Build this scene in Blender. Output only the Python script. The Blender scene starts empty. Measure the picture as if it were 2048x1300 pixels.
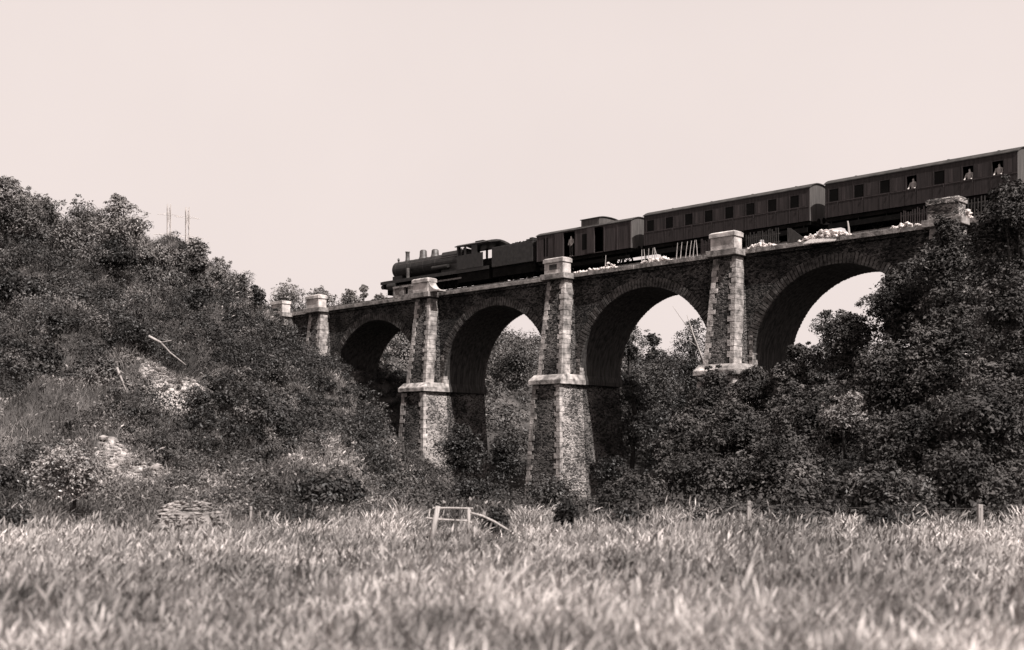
import bpy, math, random
import numpy as np
from mathutils import Vector

# ------------------------------------------------------------------ camera, sky, sun, exposure
SC = bpy.context.scene
COL = SC.collection
F = 2350.0                      # focal length in photo pixels (2048 wide)
HZ = 907.0                      # horizon row
EYE = 1.6
cam = bpy.data.cameras.new('camera'); camo = bpy.data.objects.new('camera', cam); COL.objects.link(camo)
camo.location = (0, 0, EYE); camo.rotation_euler = (math.radians(90), 0, 0)
cam.sensor_width = 36; cam.lens = F/2048*36; cam.shift_y = (HZ-650)/2048
cam.clip_start = 0.1; cam.clip_end = 6000
cam.dof.use_dof = True; cam.dof.focus_distance = 85; cam.dof.aperture_fstop = 1.05
SC.camera = camo

ES = Vector((0.7216, -0.6924)); ET = Vector((0.6924, 0.7216))       # along / across the viaduct
sv = ES*0.62 + ET*(-0.115)
sund = Vector((sv.x, sv.y, 0.77)).normalized()
elev = math.asin(sund.z); az = math.atan2(sund.x, sund.y)
sl = bpy.data.lights.new('sun', 'SUN'); sl.energy = 5.0; sl.angle = math.radians(0.5); sl.color = (1, .95, .91)
so = bpy.data.objects.new('sun', sl); COL.objects.link(so)
so.rotation_euler = Vector(sund).to_track_quat('Z', 'Y').to_euler(); so.location = (60, -60, 90)

w = bpy.data.worlds.new('World'); SC.world = w; w.use_nodes = True
nt = w.node_tree; nt.nodes.clear()
out = nt.nodes.new('ShaderNodeOutputWorld'); bg = nt.nodes.new('ShaderNodeBackground'); bg.inputs[1].default_value = 0.1
sky = nt.nodes.new('ShaderNodeTexSky'); sky.sky_type = 'NISHITA'; sky.sun_disc = False
sky.sun_elevation = elev; sky.sun_rotation = az; sky.dust_density = 3.0; sky.air_density = 1.0
bw = nt.nodes.new('ShaderNodeRGBToBW')                                # an orthochromatic plate: grey sky, warm print
mx = nt.nodes.new('ShaderNodeMix'); mx.data_type = 'FLOAT'; mx.inputs[3].default_value = 5.45
sn = nt.nodes.new('ShaderNodeTexNoise'); sn.inputs['Scale'].default_value = 2.2; sn.inputs['Detail'].default_value = 5; sn.inputs['Roughness'].default_value = .6
sm = nt.nodes.new('ShaderNodeMapRange'); sm.inputs[3].default_value = 5.1; sm.inputs[4].default_value = 5.85   # thin high haze, barely uneven
nt.links.new(sn.outputs['Fac'], sm.inputs[0]); nt.links.new(sm.outputs[0], mx.inputs[3])
stc = nt.nodes.new('ShaderNodeTexCoord'); sxyz = nt.nodes.new('ShaderNodeSeparateXYZ'); smr = nt.nodes.new('ShaderNodeMapRange')
smr.interpolation_type = 'SMOOTHSTEP'; smr.inputs[1].default_value = .30; smr.inputs[2].default_value = .85; smr.inputs[3].default_value = .95; smr.inputs[4].default_value = .12
nt.links.new(stc.outputs['Generated'], sxyz.inputs[0]); nt.links.new(stc.outputs['Generated'], sn.inputs[0]); nt.links.new(sxyz.outputs[2], smr.inputs[0]); nt.links.new(smr.outputs[0], mx.inputs[0])
cl = nt.nodes.new('ShaderNodeCombineColor')
nt.links.new(sky.outputs[0], bw.inputs[0]); nt.links.new(bw.outputs[0], mx.inputs[2])
for k, c in enumerate((1.0, .880, .842)):
    m = nt.nodes.new('ShaderNodeMath'); m.operation = 'MULTIPLY'; m.inputs[1].default_value = c
    nt.links.new(mx.outputs[0], m.inputs[0]); nt.links.new(m.outputs[0], cl.inputs[k])
nt.links.new(cl.outputs[0], bg.inputs[0]); nt.links.new(bg.outputs[0], out.inputs[0])
SC.view_settings.view_transform = 'Standard'; SC.view_settings.look = 'None'
SC.view_settings.exposure = 0.7; SC.view_settings.gamma = 1.0; SC.view_settings.use_curve_mapping = False
SC.cycles.max_bounces = 5

RNG = np.random.default_rng(11)
random.seed(5)

# ------------------------------------------------------------------ helpers
def tint(v):
    return (v*1.0, v*0.92, v*0.885, 1)

def mat(name, lo, hi=None, scale=1.0, rough=0.85, bump=0.0, bscale=None, kind='noise', detail=6, tone=0.0, spec=0.2, metal=0.0, streak=False, patch=0.0, pscale=.08):
    """grey print-toned material: base colour between lo and hi driven by a procedural texture."""
    hi = lo if hi is None else hi
    m = bpy.data.materials.new(name); m.use_nodes = True
    n = m.node_tree; b = n.nodes['Principled BSDF']; b.inputs['Roughness'].default_value = rough
    b.inputs['Specular IOR Level'].default_value = spec; b.inputs['Metallic'].default_value = metal
    tc = n.nodes.new('ShaderNodeTexCoord'); src = tc.outputs['Object']
    if streak:
        mp = n.nodes.new('ShaderNodeMapping'); mp.inputs['Scale'].default_value = (3, 3, .25); n.links.new(src, mp.inputs[0]); src = mp.outputs[0]
    no = n.nodes.new('ShaderNodeTexNoise'); no.inputs['Scale'].default_value = scale; no.inputs['Detail'].default_value = detail
    n.links.new(src, no.inputs['Vector'])
    ramp = n.nodes.new('ShaderNodeValToRGB')
    ramp.color_ramp.elements[0].position = .32; ramp.color_ramp.elements[0].color = tint(lo)
    ramp.color_ramp.elements[1].position = .70; ramp.color_ramp.elements[1].color = tint(hi)
    fac = no.outputs['Fac']
    if kind == 'rubble':
        vo = n.nodes.new('ShaderNodeTexVoronoi'); vo.inputs['Scale'].default_value = scale
        dn = n.nodes.new('ShaderNodeTexNoise'); dn.inputs['Scale'].default_value = scale*1.3
        ad = n.nodes.new('ShaderNodeVectorMath'); ad.operation = 'MULTIPLY_ADD'; ad.inputs[1].default_value = (.35/scale,)*3
        n.links.new(tc.outputs['Object'], dn.inputs['Vector'])
        n.links.new(dn.outputs['Color'], ad.inputs[0]); n.links.new(tc.outputs['Object'], ad.inputs[2])
        mp = n.nodes.new('ShaderNodeMapping'); mp.inputs['Scale'].default_value = (1, 1, 1.7); n.links.new(ad.outputs[0], mp.inputs[0])
        n.links.new(mp.outputs[0], vo.inputs['Vector'])
        sp = n.nodes.new('ShaderNodeSeparateColor'); n.links.new(vo.outputs['Color'], sp.inputs[0])
        mixf = n.nodes.new('ShaderNodeMath'); mixf.operation = 'MULTIPLY_ADD'; mixf.inputs[1].default_value = .55
        no.inputs['Scale'].default_value = .5
        hf = n.nodes.new('ShaderNodeMath'); hf.operation = 'MULTIPLY'; hf.inputs[1].default_value = .45
        n.links.new(no.outputs['Fac'], hf.inputs[0])
        n.links.new(sp.outputs[0], mixf.inputs[0]); n.links.new(hf.outputs[0], mixf.inputs[2])
        fac = mixf.outputs[0]
        ve = n.nodes.new('ShaderNodeTexVoronoi'); ve.feature = 'DISTANCE_TO_EDGE'; ve.inputs['Scale'].default_value = scale
        n.links.new(mp.outputs[0], ve.inputs['Vector'])
    n.links.new(fac, ramp.inputs[0])
    colr = ramp.outputs[0]
    if patch:
        pn = n.nodes.new('ShaderNodeTexNoise'); pn.inputs['Scale'].default_value = pscale; pn.inputs['Detail'].default_value = 3
        n.links.new(tc.outputs['Object'], pn.inputs['Vector'])
        mr = n.nodes.new('ShaderNodeMapRange'); mr.inputs[1].default_value = .35; mr.inputs[2].default_value = .65
        mr.inputs[3].default_value = 1-patch; mr.inputs[4].default_value = 1+patch
        n.links.new(pn.outputs['Fac'], mr.inputs[0])
        vm = n.nodes.new('ShaderNodeVectorMath'); vm.operation = 'SCALE'
        n.links.new(colr, vm.inputs[0]); n.links.new(mr.outputs[0], vm.inputs['Scale']); colr = vm.outputs[0]
    if tone:
        at = n.nodes.new('ShaderNodeAttribute'); at.attribute_name = 'tone'
        mr = n.nodes.new('ShaderNodeMapRange'); mr.inputs[3].default_value = 1-tone; mr.inputs[4].default_value = 1+tone
        n.links.new(at.outputs['Fac'], mr.inputs[0])
        vm = n.nodes.new('ShaderNodeVectorMath'); vm.operation = 'SCALE'
        n.links.new(colr, vm.inputs[0]); n.links.new(mr.outputs[0], vm.inputs['Scale']); colr = vm.outputs[0]
    n.links.new(colr, b.inputs['Base Color'])
    if bump:
        bp = n.nodes.new('ShaderNodeBump'); bp.inputs['Strength'].default_value = 1.0; bp.inputs['Distance'].default_value = bump
        if kind == 'rubble':
            cr = n.nodes.new('ShaderNodeMapRange'); cr.inputs[2].default_value = .25
            n.links.new(ve.outputs['Distance'], cr.inputs[0]); n.links.new(cr.outputs[0], bp.inputs['Height'])
        else:
            n2 = n.nodes.new('ShaderNodeTexNoise'); n2.inputs['Scale'].default_value = bscale or scale*3; n2.inputs['Detail'].default_value = 8
            n.links.new(tc.outputs['Object'], n2.inputs['Vector']); n.links.new(n2.outputs['Fac'], bp.inputs['Height'])
        n.links.new(bp.outputs[0], b.inputs['Normal'])
    return m

M = {}
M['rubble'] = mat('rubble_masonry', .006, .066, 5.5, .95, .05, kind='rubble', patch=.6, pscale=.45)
M['rubblelight'] = mat('pale_and_sunlit_rubble', .05, .32, 5.5, .95, .05, kind='rubble', patch=.35, pscale=.5)  # stone of the right-hand pillars; on pier sides it carries sunlight as colour
M['soffit'] = mat('dark_streaked_masonry', .010, .055, 1.6, .95, .04, streak=True)  # dark streaked stone of the arch barrel and inner impost band
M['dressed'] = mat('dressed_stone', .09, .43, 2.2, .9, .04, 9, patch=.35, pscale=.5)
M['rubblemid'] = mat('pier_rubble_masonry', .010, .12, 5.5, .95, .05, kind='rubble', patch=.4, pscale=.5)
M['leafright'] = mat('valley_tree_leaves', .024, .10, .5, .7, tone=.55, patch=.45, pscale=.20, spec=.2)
M['capstone'] = mat('pale_cap_stone', .20, .58, 1.3, .9, .02, 8, patch=.2, pscale=.5)
M['coping'] = mat('weathered_coping', .09, .32, 2.2, .9, .03, 9)
M['chalk'] = mat('white_stone_debris', .5, .75, 2.5, .9, .03, 9)
M['ballast'] = mat('ballast', .04, .1, 6, .95, .05)
M['loco'] = mat('sooty_black_paint', .012, .03, 3, .5, spec=.3)
M['locogrey'] = mat('worn_grey_steel', .03, .09, 4, .5, spec=.4)
M['coach'] = mat('varnished_dark_carriage', .018, .042, 2.5, .7, streak=True)
M['van'] = mat('dull_brown_van_boards', .026, .055, 2.5, .8, streak=True)
M['vanend'] = mat('pale_van_end', .05, .09, 2.5, .85, streak=True)  # end walls and lookout, lighter than the boarded sides
M['roof'] = mat('carriage_roof_canvas', .025, .06, 1.5, .9)
M['panel'] = mat('faded_door_panel', .03, .06, 3, .7, streak=True)
M['glass'] = mat('dark_window_glass', .003, .006, 1, .6, spec=.05)
M['under'] = mat('black_running_gear', .004, .01, 2, .9, spec=.05)
M['steel'] = mat('rail_steel', .1, .2, 3, .4, metal=.7)
M['wood'] = mat('weathered_pale_wood', .2, .42, 8, .9, streak=True)
M['woodd'] = mat('dark_fence_wood', .02, .07, 8, .9, streak=True)
M['bark'] = mat('bark', .015, .05, 6, .95, .03)
M['deadwood'] = mat('bleached_deadwood', .2, .38, 6, .9)
M['post'] = mat('grey_post_wood', .16, .36, 8, .9, streak=True)
M['wire'] = mat('dull_wire', .04, .08, 6, .6)
M['ring'] = mat('voussoir_stone', .02, .10, 3.0, .95, .03, 6, patch=.4, pscale=.8)
M['chalk2'] = mat('pale_broken_stone', .12, .34, 3.0, .9, .03, 8)
M['pylon'] = mat('galvanised_lattice', .4, .55, 1, .7)
M['skin'] = mat('skin', .45, .5, 3, .6)
M['shirt'] = mat('white_shirt', .26, .36, 3, .9)
M['trousers'] = mat('dark_trousers', .03, .05, 3, .9)
M['hair'] = mat('dark_hair', .02, .03, 3, .8)
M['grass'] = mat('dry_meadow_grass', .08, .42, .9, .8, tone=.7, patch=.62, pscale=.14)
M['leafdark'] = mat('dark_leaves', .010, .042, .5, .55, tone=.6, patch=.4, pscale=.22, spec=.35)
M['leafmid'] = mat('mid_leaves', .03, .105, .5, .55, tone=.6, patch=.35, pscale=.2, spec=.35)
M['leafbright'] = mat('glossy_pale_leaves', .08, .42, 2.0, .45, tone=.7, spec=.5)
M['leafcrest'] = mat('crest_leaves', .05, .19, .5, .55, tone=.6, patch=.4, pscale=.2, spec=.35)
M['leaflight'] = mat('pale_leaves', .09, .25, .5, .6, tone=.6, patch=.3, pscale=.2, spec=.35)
M['scrub'] = mat('bank_scrub', .02, .19, .30, .8, tone=.4, patch=.7, pscale=.16)
M['scrubu'] = mat('upper_bank_scrub', .012, .13, .22, .8, tone=.4, patch=.7, pscale=.16)
M['scrubr'] = mat('dark_bank_scrub', .014, .07, .25, .8, tone=.6, patch=.4, pscale=.12)
M['dry'] = mat('dry_bank_grass', .07, .27, .3, .85, tone=.6, patch=.45, pscale=.15)

for k_ in ('coach', 'van', 'panel'):          # brownish print tone of the varnished stock
    for e_ in M[k_].node_tree.nodes['Color Ramp'].color_ramp.elements:
        c_ = e_.color; e_.color = (c_[0]*.86, c_[1]*.76, c_[2]*.79, 1)

def newmesh(name, V, Fc, tone=None):
    me = bpy.data.meshes.new(name)
    V = np.asarray(V, dtype=np.float32); Fc = np.asarray(Fc, dtype=np.int32); k = Fc.shape[1]
    me.vertices.add(len(V)); me.vertices.foreach_set('co', V.ravel())
    me.loops.add(Fc.size); me.loops.foreach_set('vertex_index', Fc.ravel())
    me.polygons.add(len(Fc)); me.polygons.foreach_set('loop_start', np.arange(0, Fc.size, k, dtype=np.int32))
    if tone is not None:
        a = me.attributes.new('tone', 'FLOAT', 'FACE'); a.data.foreach_set('value', np.asarray(tone, dtype=np.float32))
    me.update(calc_edges=True); me.validate()
    return me

def link(name, me, m=None, parent=None, loc=None):
    o = bpy.data.objects.new(name, me); COL.objects.link(o)
    if m is not None and len(me.materials) == 0: me.materials.append(m)
    if parent is not None: o.parent = parent
    if loc is not None: o.location = loc
    return o

def tag(o, label=None, cat=None, group=None, kind=None):
    if label: o['label'] = label
    if cat: o['category'] = cat
    if group: o['group'] = group
    if kind: o['kind'] = kind
    return o

def empty(name, loc, label, cat, group=None, rz=0.0):
    o = bpy.data.objects.new(name, None); COL.objects.link(o); o.location = loc; o.rotation_euler = (0, 0, rz)
    o.empty_display_size = .2
    return tag(o, label, cat, group)

class MB:
    """collects shapes (local coordinates) and links them as ONE mesh object"""
    def __init__(s): s.v = []; s.f = []
    def hexa(s, p):
        b = len(s.v); s.v += [tuple(q) for q in p]
        for f in ((0,3,2,1),(4,5,6,7),(0,1,5,4),(1,2,6,5),(2,3,7,6),(3,0,4,7)): s.f.append(tuple(b+i for i in f))
    def box(s, x0, x1, y0, y1, z0, z1):
        s.hexa([(x0,y0,z0),(x1,y0,z0),(x1,y1,z0),(x0,y1,z0),(x0,y0,z1),(x1,y0,z1),(x1,y1,z1),(x0,y1,z1)])
    def frust(s, r0, z0, r1, z1):    # r=(x0,x1,y0,y1)
        s.hexa([(r0[0],r0[2],z0),(r0[1],r0[2],z0),(r0[1],r0[3],z0),(r0[0],r0[3],z0),
                (r1[0],r1[2],z1),(r1[1],r1[2],z1),(r1[1],r1[3],z1),(r1[0],r1[3],z1)])
    def tube(s, pts, rad, n=8, caps=True):
        pts = [Vector(p) for p in pts]; b = len(s.v)
        if not hasattr(rad, '__len__'): rad = [rad]*len(pts)
        d0 = (pts[-1]-pts[0]).normalized(); up = Vector((0,0,1)) if abs(d0.z) < .9 else Vector((1,0,0))
        for i, p in enumerate(pts):
            d = (pts[min(i+1,len(pts)-1)]-pts[max(i-1,0)]).normalized()
            a = d.cross(up).normalized(); c = a.cross(d).normalized()
            for k in range(n):
                t = 2*math.pi*k/n; s.v.append(tuple(p + (a*math.cos(t)+c*math.sin(t))*rad[i]))
        for i in range(len(pts)-1):
            for k in range(n):
                s.f.append((b+i*n+k, b+i*n+(k+1)%n, b+(i+1)*n+(k+1)%n, b+(i+1)*n+k))
        if caps:
            s.f.append(tuple(b+k for k in range(n))[::-1]); e = b+(len(pts)-1)*n; s.f.append(tuple(e+k for k in range(n)))
    def poly_prism(s, outline, axis, a0, a1):
        """outline list of 2D points; axis 'x','y': extruded along it (other two coords are given)"""
        b = len(s.v); n = len(outline)
        for a in (a0, a1):
            for (u, z) in outline: s.v.append((a, u, z) if axis == 'x' else (u, a, z))
        s.f.append(tuple(b+i for i in range(n))); s.f.append(tuple(b+n+i for i in reversed(range(n))))
        for i in range(n): s.f.append((b+i, b+n+i, b+n+(i+1)%n, b+(i+1)%n))
    def stone(s, c, r, rng, flat=1.0):
        """rough rock: jittered icosa-like ball"""
        b = len(s.v); rings = ((-1, 1), (-.55, 6), (.35, 6), (1, 1))
        idx = []
        ph = rng.random()*6
        for h, n in rings:
            row = []
            for k in range(n):
                rr = math.sqrt(max(0, 1-h*h))*(.75+.45*rng.random()); t = ph+2*math.pi*k/n+rng.random()*.4
                row.append(len(s.v)); s.v.append((c[0]+r*rr*math.cos(t), c[1]+r*rr*math.sin(t), c[2]+r*h*flat*(.8+.3*rng.random())))
            idx.append(row)
        for k in range(6):
            s.f.append((idx[0][0], idx[1][(k+1)%6], idx[1][k])); s.f.append((idx[3][0], idx[2][k], idx[2][(k+1)%6]))
            s.f.append((idx[1][k], idx[1][(k+1)%6], idx[2][(k+1)%6], idx[2][k]))
    def build(s, name, m, parent=None, loc=None, smooth=False, bevel=0.0):
        me = bpy.data.meshes.new(name); me.from_pydata(s.v, [], s.f); me.update()
        import bmesh
        bm = bmesh.new(); bm.from_mesh(me); bmesh.ops.recalc_face_normals(bm, faces=bm.faces); bm.to_mesh(me); bm.free()
        if smooth:
            for p in me.polygons: p.use_smooth = True
        o = link(name, me, m, parent, loc)
        if bevel:
            bv = o.modifiers.new('bevel', 'BEVEL'); bv.width = bevel; bv.segments = 2; bv.limit_method = 'ANGLE'
        return o

def px(x, Y):  return (x-1024)/F*Y
def pz(y, Y):  return EYE+(HZ-y)/F*Y

# viaduct frame: s along (to the right), t across (away), z up
VO = Vector((-19.04, 115.6))
def V2(s, t): p = VO+ES*s+ET*t; return p.x, p.y
def V3(s, t, z): x, y = V2(s, t); return (x, y, z)
VROT = math.atan2(ES.y, ES.x)

# ------------------------------------------------------------------ terrain
def P(x, y, Y): return (px(x, Y), Y, pz(y, Y))
ctrl = []
for Y in (32,):
    for x in (-16, -8, 0, 8, 16): ctrl.append((x, Y, -.75))
ctrl += [P(0,950,40), P(200,945,40), P(350,965,40), P(520,985,42), P(700,1005,50), (-4,60,-1.6), P(0,850,48), P(150,852,48), P(300,885,46),
         P(390,880,49), P(330,782,54), P(0,720,58), P(150,700,60), P(300,705,60), P(450,730,66), P(560,760,76), P(640,765,95),
         P(740,880,98), P(790,925,92), P(850,1000,100), P(0,520,84), P(150,520,87), P(300,556,92), P(430,600,98), P(520,604,108),
         P(570,675,118), P(600,745,108), P(480,680,90), P(650,800,80), P(600,900,65),
         (-60,95,23), (-60,60,13), (-45,45,5), (-40,34,1), (-75,130,23), (-40,30,-.5)]
for s, t, z in ((-10,4,15.9),(-22,4,15.9),(-40,4,15.9),(-10,9,16),(-25,10,17.5),(0,8,11),(0,1,10.2),(8,4,4.5),(15,4,-1.2),(23,4,-1.5),(31,4,-1.2),(39,4,-.8),
                (47,4,.4),(55,4,2.5),(63,4,6),(72,4,12),(82,4,15.9),(95,4,15.9),(110,4,16),(84,-4,15),(72,-8,8),(64,-8,4)): ctrl.append((*V2(s,t), z))
ctrl += [(7,60,-1),(12,60,.3),(16,54,1.6),(15,38,-.4),(21,50,4.0),(24,40,1.0),(26,58,8),(34,48,9),(40,36,5),(2,45,-1.3),(8,42,-1.0),(0,75,-2),(45,30,4)]
ctrl += [(-26,150,18),(-17,150,17),(-8,158,16.5),(1,160,16.0),(9,160,14.5),(17,140,11),(26,130,9),(35,120,8.5),(46,110,9),(60,90,12),
         (-30,200,20),(0,220,13),(30,200,10),(70,180,9),(-80,200,24),(-90,60,20),(80,60,14),(90,120,12),
         (-150,350,20),(0,400,10),(150,350,5),(-200,100,25),(200,100,12),(-150,0,3),(150,0,3),(0,600,5),(0,-100,0)]
for i in (0, 1): pass
C = np.array(ctrl, float)
def _phi(r2): return np.where(r2 > 0, r2*np.log(np.maximum(r2, 1e-9))*.5, 0)
n_ = len(C)
K = _phi(((C[:, None, :2]-C[None, :, :2])**2).sum(-1)) + np.eye(n_)*8.0
Pm = np.c_[np.ones(n_), C[:, :2]]
A_ = np.block([[K, Pm], [Pm.T, np.zeros((3, 3))]])
sol = np.linalg.solve(A_, np.r_[C[:, 2], 0, 0, 0])
def sstep(a, b, x): t = np.clip((x-a)/(b-a), 0, 1); return t*t*(3-2*t)
def H(X, Y):
    X = np.atleast_1d(np.asarray(X, float)); Y = np.atleast_1d(np.asarray(Y, float)); X, Y = np.broadcast_arrays(X, Y)
    Q = np.c_[X.ravel(), Y.ravel()]; res = np.empty(len(Q))
    for i in range(0, len(Q), 20000):
        q = Q[i:i+20000]; k = _phi(((q[:, None]-C[None, :, :2])**2).sum(-1))
        res[i:i+20000] = k@sol[:n_] + sol[n_] + q@sol[n_+1:]
    z = res.reshape(X.shape)
    far = sstep(250, 450, np.hypot(X, Y-80)); z = z*(1-far)+6*far
    bumps = (np.sin(X*.9+1.3*np.sin(Y*.45))*np.cos(Y*.8+np.sin(X*.6)))*.22 + np.sin(X*.31+Y*.23)*.2
    field = -.024*np.clip(Y, -40, 60)+.03*np.sin(X*1.1)*np.sin(Y*.9)
    a = sstep(30, 35, Y+.02*np.abs(X))
    # keep the railway formation and the ground under the deck clear
    s = (X-VO.x)*ES.x+(Y-VO.y)*ES.y; t = (X-VO.x)*ET.x+(Y-VO.y)*ET.y
    lf = sstep(-.075, -.145, X/np.maximum(Y, 1))*sstep(37, 44, Y)*sstep(112, 98, Y)
    q1 = X*.42+1.7*np.sin(Y*.19)
    crag = np.abs(np.sin(q1))*2.3-1.3+.7*np.sin(X*1.15+Y*.35)*np.cos(Y*.5-X*.4)+.35*np.abs(np.sin(X*1.9-Y*.7+np.sin(Y*1.3)))
    w_ = z*.42+.25*np.sin(X*.5); crag = crag+sstep(44, 50, Y)*.9*(np.abs((w_ % 1)-.5)*2-.5)
    z = z+bumps+lf*crag
    z = np.where((s > -9) & (s < 74) & (t > -3) & (t < 10), np.minimum(z, 15.3), z)
    cut = sstep(4.2, 2.9, np.abs(t-4)) * np.where((s < -6) | (s > 72), 1, 0)
    z = z*(1-cut)+np.where(cut > 0, 15.85, 0)*cut
    return field*(1-a)+z*a
def h1(x, y): return float(H(x, y)[0])

SOIL = [(P(372,835,51.5), 1.7, 3.4), (P(305,945,41), 1.5, 1.2), (P(335,790,54), 1.1, 2.0), (P(240,940,41.5), .9, .9), (P(385,1045,33.6), 1.2, 1.6)]
def soil(X, Y):
    v = np.zeros_like(np.asarray(X, float))
    for c, rx, ry in SOIL:
        d = np.hypot((X-c[0])/rx, (Y-c[1])/ry); v = np.maximum(v, np.clip(1.35-d, 0, 1))
    return v
xs = np.unique(np.r_[np.linspace(-1500,-150,8), np.linspace(-150,-50,25), np.arange(-50,50,.7), np.linspace(50,150,25), np.linspace(150,1500,8)])
ys = np.unique(np.r_[np.linspace(-400,-10,8), np.arange(-10,30,1.5), np.arange(30,135,.6), np.linspace(135,300,50), np.linspace(300,3000,12)])
GX, GY = np.meshgrid(xs, ys); GZ = H(GX, GY)
nx, ny = len(xs), len(ys)
idx = np.arange(nx*ny).reshape(ny, nx)
Fq = np.stack([idx[:-1,:-1], idx[:-1,1:], idx[1:,1:], idx[1:,:-1]], -1).reshape(-1, 4)
gm = newmesh('ground', np.stack([GX, GY, GZ], -1).reshape(-1, 3), Fq)
sa = gm.attributes.new('soil', 'FLOAT', 'POINT'); sa.data.foreach_set('value', soil(GX, GY).astype(np.float32).ravel())
for p in gm.polygons: p.use_smooth = True
mg = mat('earth_and_turf', .02, .075, .7, .95, .12, 3, patch=.3)
n = mg.node_tree; b = n.nodes['Principled BSDF']; old = b.inputs['Base Color'].links[0].from_socket
at = n.nodes.new('ShaderNodeAttribute'); at.attribute_name = 'soil'
tc = n.nodes.new('ShaderNodeTexCoord'); mp = n.nodes.new('ShaderNodeMapping'); mp.inputs['Scale'].default_value = (1, 1, 1.7); n.links.new(tc.outputs['Object'], mp.inputs[0])
no = n.nodes.new('ShaderNodeTexNoise'); no.inputs['Scale'].default_value = 4.0; no.inputs['Detail'].default_value = 9; no.inputs['Roughness'].default_value = .7; n.links.new(mp.outputs[0], no.inputs['Vector'])
ad = n.nodes.new('ShaderNodeMath'); ad.operation = 'MULTIPLY_ADD'; ad.inputs[1].default_value = 1.6; n.links.new(at.outputs['Fac'], ad.inputs[0]); n.links.new(no.outputs['Fac'], ad.inputs[2])
rm = n.nodes.new('ShaderNodeMapRange'); rm.inputs[1].default_value = .95; rm.inputs[2].default_value = 1.5; n.links.new(ad.outputs[0], rm.inputs[0])
rr = n.nodes.new('ShaderNodeValToRGB'); rr.color_ramp.elements[0].color = tint(.04); rr.color_ramp.elements[1].color = tint(.42); rr.color_ramp.elements[0].position = .40; rr.color_ramp.elements[1].position = .58
n.links.new(no.outputs['Fac'], rr.inputs[0])
mm = n.nodes.new('ShaderNodeMix'); mm.data_type = 'RGBA'; n.links.new(rm.outputs[0], mm.inputs[0]); n.links.new(old, mm.inputs[6]); n.links.new(rr.outputs[0], mm.inputs[7])
n.links.new(mm.outputs[2], b.inputs['Base Color'])
tag(link('ground', gm, mg), 'grassy ground of the meadow, valley and steep banks', 'ground', kind='structure')

# ------------------------------------------------------------------ foliage
def leaf_quads(cen, nor, size, rng, aspect=.5, droop=0.0):
    n = len(cen)
    a = rng.normal(size=(n, 3)); a[:, 2] -= droop
    a -= (a*nor).sum(1, keepdims=True)*nor; a /= np.linalg.norm(a, axis=1, keepdims=True)+1e-9
    b = np.cross(nor, a)
    L = size[:, None]*a; W = size[:, None]*aspect*b
    v = np.stack([cen-L*.5, cen+W*.5+nor*size[:, None]*.08, cen+L*.5, cen-W*.5+nor*size[:, None]*.08], 1)
    return v.reshape(-1, 3)
def leaf_mesh(name, V, tone):
    n = len(V)//4; return newmesh(name, V, np.arange(n*4).reshape(n, 4), tone)
def lumps_leaves(lc, lr, per, leaf, rng, up=.35, aspect=.42, fill=.55, sq=.8):
    """leaves through the volume of lumps (centres lc, radii lr)"""
    k = len(lc); d = rng.normal(size=(k, per, 3)); d /= np.linalg.norm(d, axis=2, keepdims=True)
    d[..., 2] = np.where(d[..., 2] < -.35, -d[..., 2], d[..., 2])
    rad = (fill+(1.12-fill)*rng.random((k, per, 1))**.6)
    rad *= 1+.25*np.sin(d[..., :1]*7+rng.random((k, 1, 1))*6)*np.cos(d[..., 1:2]*6)
    off = d*rad*lr[:, None, None]; off[..., 2] *= sq
    cen = (lc[:, None]+off).reshape(-1, 3)
    nor = d.reshape(-1, 3)*.6+rng.normal(size=(k*per, 3))*.55+np.array([0, 0, up])
    nor /= np.linalg.norm(nor, axis=1, keepdims=True)
    size = leaf*(.55+.9*rng.random(k*per))
    lt = np.repeat(rng.random(k), per)*.5+rng.random(k*per)*.5
    return leaf_quads(cen, nor, size, rng, aspect), lt

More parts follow.
